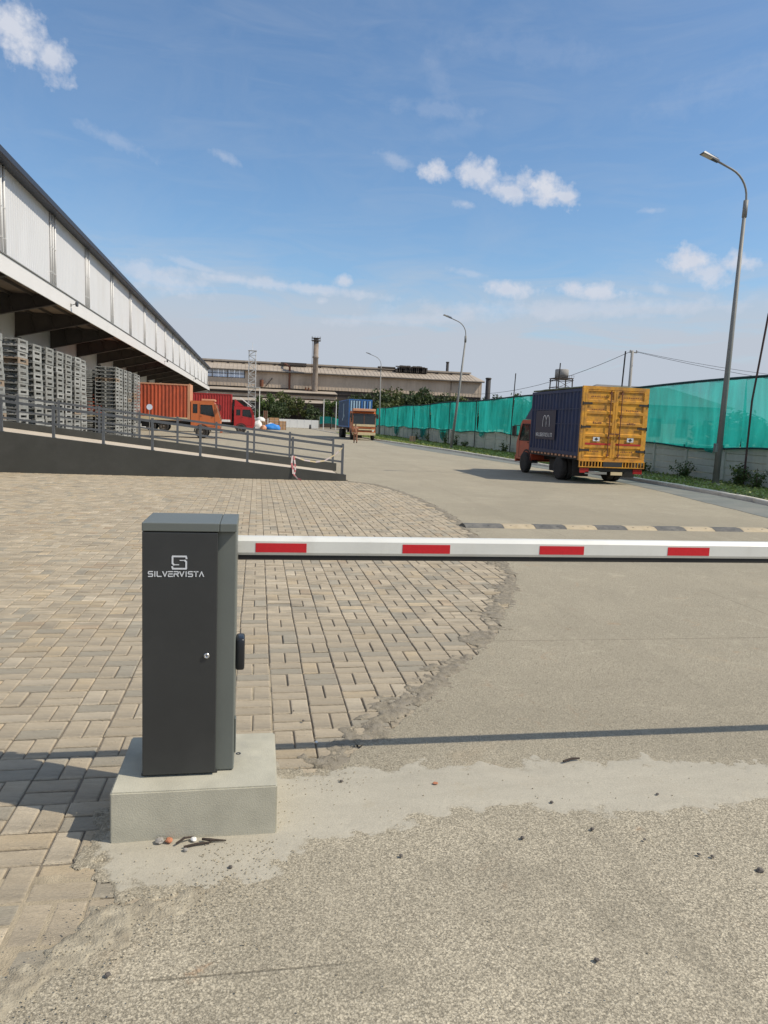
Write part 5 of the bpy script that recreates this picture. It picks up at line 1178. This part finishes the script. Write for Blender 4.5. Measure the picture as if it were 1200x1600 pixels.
# ================================================================== TREES
def tree(label, x, y, h, r, mat, n=26, per=36, ls=.30, cz=.58, z0=0., grp=None, trunk=.12, flat=1.0, cat='tree', name='tree'):
    t = thing(name, label, cat, (x, y, z0), random.random()*6, grp); b = MB(); top = Vector((random.gauss(0, .1)*h*.3, random.gauss(0, .1)*h*.3, h*.62)); b.tube([(0, 0, 0), tuple(top*.5+Vector((.1, 0, 0))), tuple(top)], [trunk*h*.14, trunk*h*.10, trunk*h*.05], 7)
    cl = []
    for k in range(n):
        a = random.random()*6.283; rr = r*math.sqrt(random.random())*.92; zz = h*cz+random.uniform(-1, 1)*h*(1-cz)*.85*math.sqrt(max(0.05, 1-(rr/r)**2)); cl.append(Vector((rr*math.cos(a), rr*math.sin(a), zz)))
    for c in cl[:7]: b.tube([tuple(top*random.uniform(.45, .9)), tuple(top.lerp(c, .5)+Vector((0, 0, .1))), tuple(c)], [trunk*h*.05, trunk*h*.03, trunk*h*.012], 5)
    b.build('trunk', m_bark, t, True); L = MB()
    for c in cl:
        cr = r*random.uniform(.22, .40)
        for q in range(per):
            d = Vector((random.gauss(0, 1), random.gauss(0, 1), random.gauss(0, .75))).normalized()*cr*random.random()**.4; leafquad(L, c+d, ls*random.uniform(.6, 1.3), 3)
    L.build('crown', mat, t, False, False); return t
G1 = 'trees in front of the factory'; G2 = 'trees of the belt behind the green net'
tree('bright green tree right beside the white lattice mast', 1.4, 160, 7.6, 2.0, m_leafC, 22, 40, .3)
tree('olive tree with yellowish top left of the chimney', 5.2, 166, 8.8, 3.0, m_leafB, 26, 42, .34)
tree('darker rounded tree in front of the factory, below the chimney brace', 4.2, 158, 5.6, 2.8, m_leafA, 26, 42, .3)
tree('olive bushy tree just left of the chimney foot', 9.0, 163, 7.2, 2.6, m_leafB, 24, 40, .32)
tree('dark low tree at the chimney foot', 12.6, 158, 4.9, 2.4, m_leafA, 22, 40, .3)
tree('green tree with drooping crown between the two thin white poles', 15.8, 160, 7.4, 2.2, m_leafC, 22, 40, .3)
tree('small dark tree next to the blue container', 19.0, 157, 6.2, 2.6, m_leafA, 24, 40, .3)
tree('low green bush behind the brown crates', -.2, 152, 3.6, 2.2, m_leafA, 18, 40, .28, cz=.5)
mass = [(23, 168, 8.2, 3.6), (26.5, 165, 9.6, 4.0), (30.5, 167, 10.2, 4.2), (34.5, 165, 9.6, 4.0), (38, 168, 10.3, 4.2), (42, 166, 9.6, 4.2), (46, 168, 9.4, 4.0), (50, 166, 8.9, 4.0), (54, 168, 8.8, 4.0), (58, 166, 8.4, 4.0), (28, 158, 6.8, 4.0), (35, 157, 6.6, 4.2), (42, 157, 6.8, 4.2), (49, 157, 6.6, 4.2), (56, 158, 6.4, 4.2), (22, 156, 5.4, 3.4)]
protos = []
for i, (x, y, h, r) in enumerate(mass):
    if i < 4: t_ = tree('dark green tree in the dense belt between the green net and the factory', x, y, h, r, (m_leafA, m_leafA, m_leafB, m_leafA)[i], 44, 52, .38, .52, grp=G2); t_['label'] = 'dark green tree in the taller back row of the belt, %s from the left' % NTH[i]; protos.append((t_, h, r))
    else:
        p, ph, pr2 = protos[i % 4]; c = copy_tree(p); c.location = (x, y, 0); c.rotation_euler = (0, 0, random.random()*6.3); c.scale = (r/pr2, r/pr2, h/ph)
        c['label'] = ('dark green tree in the taller back row of the belt, %s from the left' % NTH[i]) if i < 10 else ('low dark tree in the front row of the belt, %s from the left' % NTH[i-9 if i < 15 else 0])
for i, (x, y, h) in enumerate(((64, 190, 11.0), (70, 190, 11.6), (76, 190, 12.2), (82, 190, 11.8), (88, 195, 12.4), (95, 195, 12.8), (103, 195, 12.6), (112, 195, 12.6), (58, 175, 9.8), (120, 190, 12.8))):
    p, ph, pr2 = protos[(i+1) % 4]; c = copy_tree(p); c.location = (x, y, 0); c.rotation_euler = (0, 0, i*1.3); c.scale = (1.1, 1.1, h/ph); c['label'] = 'far tree on the skyline right of the factory, %s from the left' % NTH[i]; c['group'] = 'far trees on the skyline'
for i, (x, y, h) in enumerate(((41.5, 50, 4.6), (45, 54, 5.0), (27, 38, 3.4), (38, 46, 3.6), (48.5, 50, 4.6), (24, 33, 2.9))):
    p, ph, pr2 = protos[i % 4]; c = copy_tree(p); c.location = (x, y, 0); c.rotation_euler = (0, 0, i*2.1); c.scale = (.5, .5, h/ph); c['label'] = 'small tree seen as a dark shape through the green net at the right'; c['group'] = 'small trees behind the net'
# weeds at the foot of the wall
def weed(label, x, y, h, r, n=220, ls=.05, grp=None):
    t = thing('weed', label, 'plant', (x, y, .09), 0, grp); b = MB(); L = MB()
    for k in range(12):
        a = random.random()*6.3; e = Vector((math.cos(a)*r*random.random(), math.sin(a)*r*random.random()*.8, h*random.uniform(.5, 1))); b.tube([(e.x*.15, e.y*.15, 0), (e.x*.5, e.y*.5, e.z*.6), tuple(e)], .006, 4)
        for q in range(n//12): v = random.random(); leafquad(L, Vector((e.x*v, e.y*v, e.z*v))+Vector((random.gauss(0, .06), random.gauss(0, .06), random.gauss(0, .05))), ls*random.uniform(.6, 1.4), 3)
    b.build('stem', m_bark, t); L.build('foliage', m_leafC, t, False, False)
weed('bushy weed left of the nearest lamp post at the foot of the wall', 16.8, 26.4, 0.75, .7, 520)
weed('wide bushy weed right of the nearest lamp post', 16.9, 23.2, 0.8, .85, 720)
weed('weed growing at the foot of the rusty net pole', 16.75, 22.0, .7, .45, 300)
for k, (x, y, h) in enumerate(((15.9, 29.5, .5), (16.0, 33, .6), (15.9, 48, .8), (15.8, 60, 1.0), (15.9, 64, 1.1), (15.7, 70, .9), (15.9, 41, .6), (16, 18.5, .7), (15.6, 57, .6), (15.9, 76, 1.0), (15.9, 36.2, .5))): weed('low weed at the foot of the precast wall further down the verge', x+.9, y, h, .55, 260, .06, 'low weeds along the wall')

# ================================================================== PILE OF GOODS AT THE END OF THE YARD
def bag(name, label, cat, loc, s, mat, amp=.25, grp=None):
    bm = bmesh.new(); bmesh.ops.create_icosphere(bm, subdivisions=3, radius=1)
    for v in bm.verts:
        n = 1+amp*fbm(v.co.x+loc[0], v.co.y+loc[1], v.co.z, 1.6); v.co = Vector((v.co.x*s[0]*n, v.co.y*s[1]*n, max(-.5, v.co.z)*s[2]*n))
    o = MB().addbm(bm).build(name, mat, None, True); o.location = (loc[0], loc[1], loc[2]+s[2]*.5); return tag(o, label, cat, grp)
def crate(label, loc, s, mat=m_card, n=3):
    t = thing('crate', label, 'crate', loc, random.gauss(0, .15)); b = MB(); h = s[2]/n
    for k in range(n): b.bevbox(-s[0]/2, s[0]/2, -s[1]/2, s[1]/2, k*h+.01, (k+1)*h-.02, .02)
    b.build('carton', mat, t)
    b = MB()
    for x in (-s[0]/2, 0, s[0]/2-.08): b.box(x, x+.08, -s[1]/2-.03, -s[1]/2-.002, 0, s[2])
    b.build('slat', m_pal[1], t)
crate('tall brown crate of stacked boards at the right end of the pile', (4.0, 121, 0), (1.1, 1.0, 1.45))
crate('orange brown carton stack on the goods pile behind the blue tarpaulin', (2.6, 122.5, 0), (1.6, 1.2, 1.95), m_card, 4)
crate('small brown carton beside the white sacks', (.8, 120, 0), (1.0, .9, 1.3), m_card, 2)
crate('upright rust red crate behind the goods pile', (1.3, 128, 0), (.7, .6, 3.1), m_rust, 2)
bag('tarpaulin_bundle', 'bright blue tarpaulin bundle in front of the goods pile', 'tarpaulin', (2.2, 117.5, 0), (1.35, .7, .65), m_btarp)
bag('sack', 'white sack lying on top of the blue tarpaulin bundle', 'sack', (2.0, 117.9, .55), (.5, .4, .4), m_sack)
bag('sack', 'large white sack at the left end of the goods pile near the red truck', 'sack', (.0, 117, 0), (.75, .6, .9), m_sack)
bag('sack', 'white sack on top of the goods pile below the lattice mast', 'sack', (.4, 122, 1.2), (.8, .6, .5), m_sack)
bag('sack', 'small orange sack among the white sacks of the goods pile', 'sack', (.9, 116.4, 0), (.45, .4, .5), m_ltor)
o = MB().lathe([(0, .2), (.75, .17), (.9, .1), (.92, 0)], 'z', 12).build('bollard', m_pole); o.location = (10.3, 146, 0); tag(o, 'small dark bollard standing in front of the white panel wall', 'bollard')
o = crate('small pale wooden board crate leaning beside the net on the far verge', (14.6, 68, .09), (.5, .3, .6), m_ltor, 1)

# ================================================================== MAN
mx, my = 8.2, 61.4
pr = thing('person', 'man in a brown shirt and brown trousers walking in front of the blue container truck', 'person', (mx, my, .006), .1)
def skin_mesh(name, joints, edges, mat, root, sub=2):
    me = bpy.data.meshes.new(name); me.from_pydata([j[0] for j in joints], edges, []); o = bpy.data.objects.new(name, me); COL.objects.link(o); o.parent = root; me.materials.append(mat)
    md = o.modifiers.new('skin', 'SKIN'); md.use_smooth_shade = True
    for i, j in enumerate(joints): me.skin_vertices[0].data[i].radius = (j[1], j[2] if len(j) > 2 else j[1])
    me.skin_vertices[0].data[0].use_root = True
    s = o.modifiers.new('sub', 'SUBSURF'); s.levels = s.render_levels = sub; return o
J = [((0, 0, .86), .125, .09), ((0, 0, 1.05), .115, .085), ((0, .01, 1.28), .15, .09), ((0, 0, 1.38), .06), ((0, .01, 1.44), .05), ((0, .02, 1.52), .078, .09), ((0, .02, 1.60), .06, .07),
     ((-.17, 0, 1.32), .052), ((-.22, -.05, 1.08), .042), ((-.20, .06, .88), .034), ((-.19, .09, .80), .03), ((.17, 0, 1.32), .052), ((.23, .03, 1.08), .042), ((.22, .10, .90), .034), ((.21, .13, .82), .03),
     ((-.085, 0, .80), .085), ((-.09, .08, .46), .058), ((-.09, .02, .09), .042), ((-.09, .14, .03), .035), ((.085, 0, .80), .085), ((.10, -.03, .46), .058), ((.10, -.16, .10), .042), ((.10, -.05, .03), .035)]
Ed = [(0, 1), (1, 2), (2, 3), (3, 4), (4, 5), (5, 6), (2, 7), (7, 8), (8, 9), (9, 10), (2, 11), (11, 12), (12, 13), (13, 14), (0, 15), (15, 16), (16, 17), (17, 18), (0, 19), (19, 20), (20, 21), (21, 22)]
skin_mesh('body', J, Ed, m_skin, pr)
for s, hx, hy, hz in ((-1, -.19, .10, .79), (1, .21, .14, .81)):
    for k in range(5): skin_mesh('finger', [((hx+s*.0, hy+(.0 if k < 4 else .03), hz), .011), ((hx+(k-1.5)*.014*s, hy+.01+(.02 if k == 4 else 0), hz-.05+(.02 if k == 4 else 0)), .009), ((hx+(k-1.5)*.013*s, hy+.03, hz-.09+abs(k-1.5)*.006), .007)], [(0, 1), (1, 2)], m_skin, pr, 1)
def grow(idx, e, f, name, mat): ids = {v: k for k, v in enumerate(idx)}; skin_mesh(name, [(J[i][0], J[i][1]+f, (J[i][2] if len(J[i]) > 2 else J[i][1])+f) for i in idx], [(ids[a], ids[b2]) for a, b2 in e], mat, pr)
grow([0, 1, 2, 7, 8, 11, 12], [(0, 1), (1, 2), (2, 7), (7, 8), (2, 11), (11, 12)], .022, 'shirt', m_khaki)
grow([0, 15, 16, 17, 19, 20, 21], [(0, 15), (15, 16), (16, 17), (0, 19), (19, 20), (20, 21)], .020, 'trousers', m_khakit)
for i in ((17, 18), (21, 22)): grow(list(i), [i], .018, 'shoe', m_hair)
skin_mesh('hair', [((0, -.0, 1.56), .088, .09), ((0, .0, 1.615), .075, .08)], [(0, 1)], m_hair, pr)
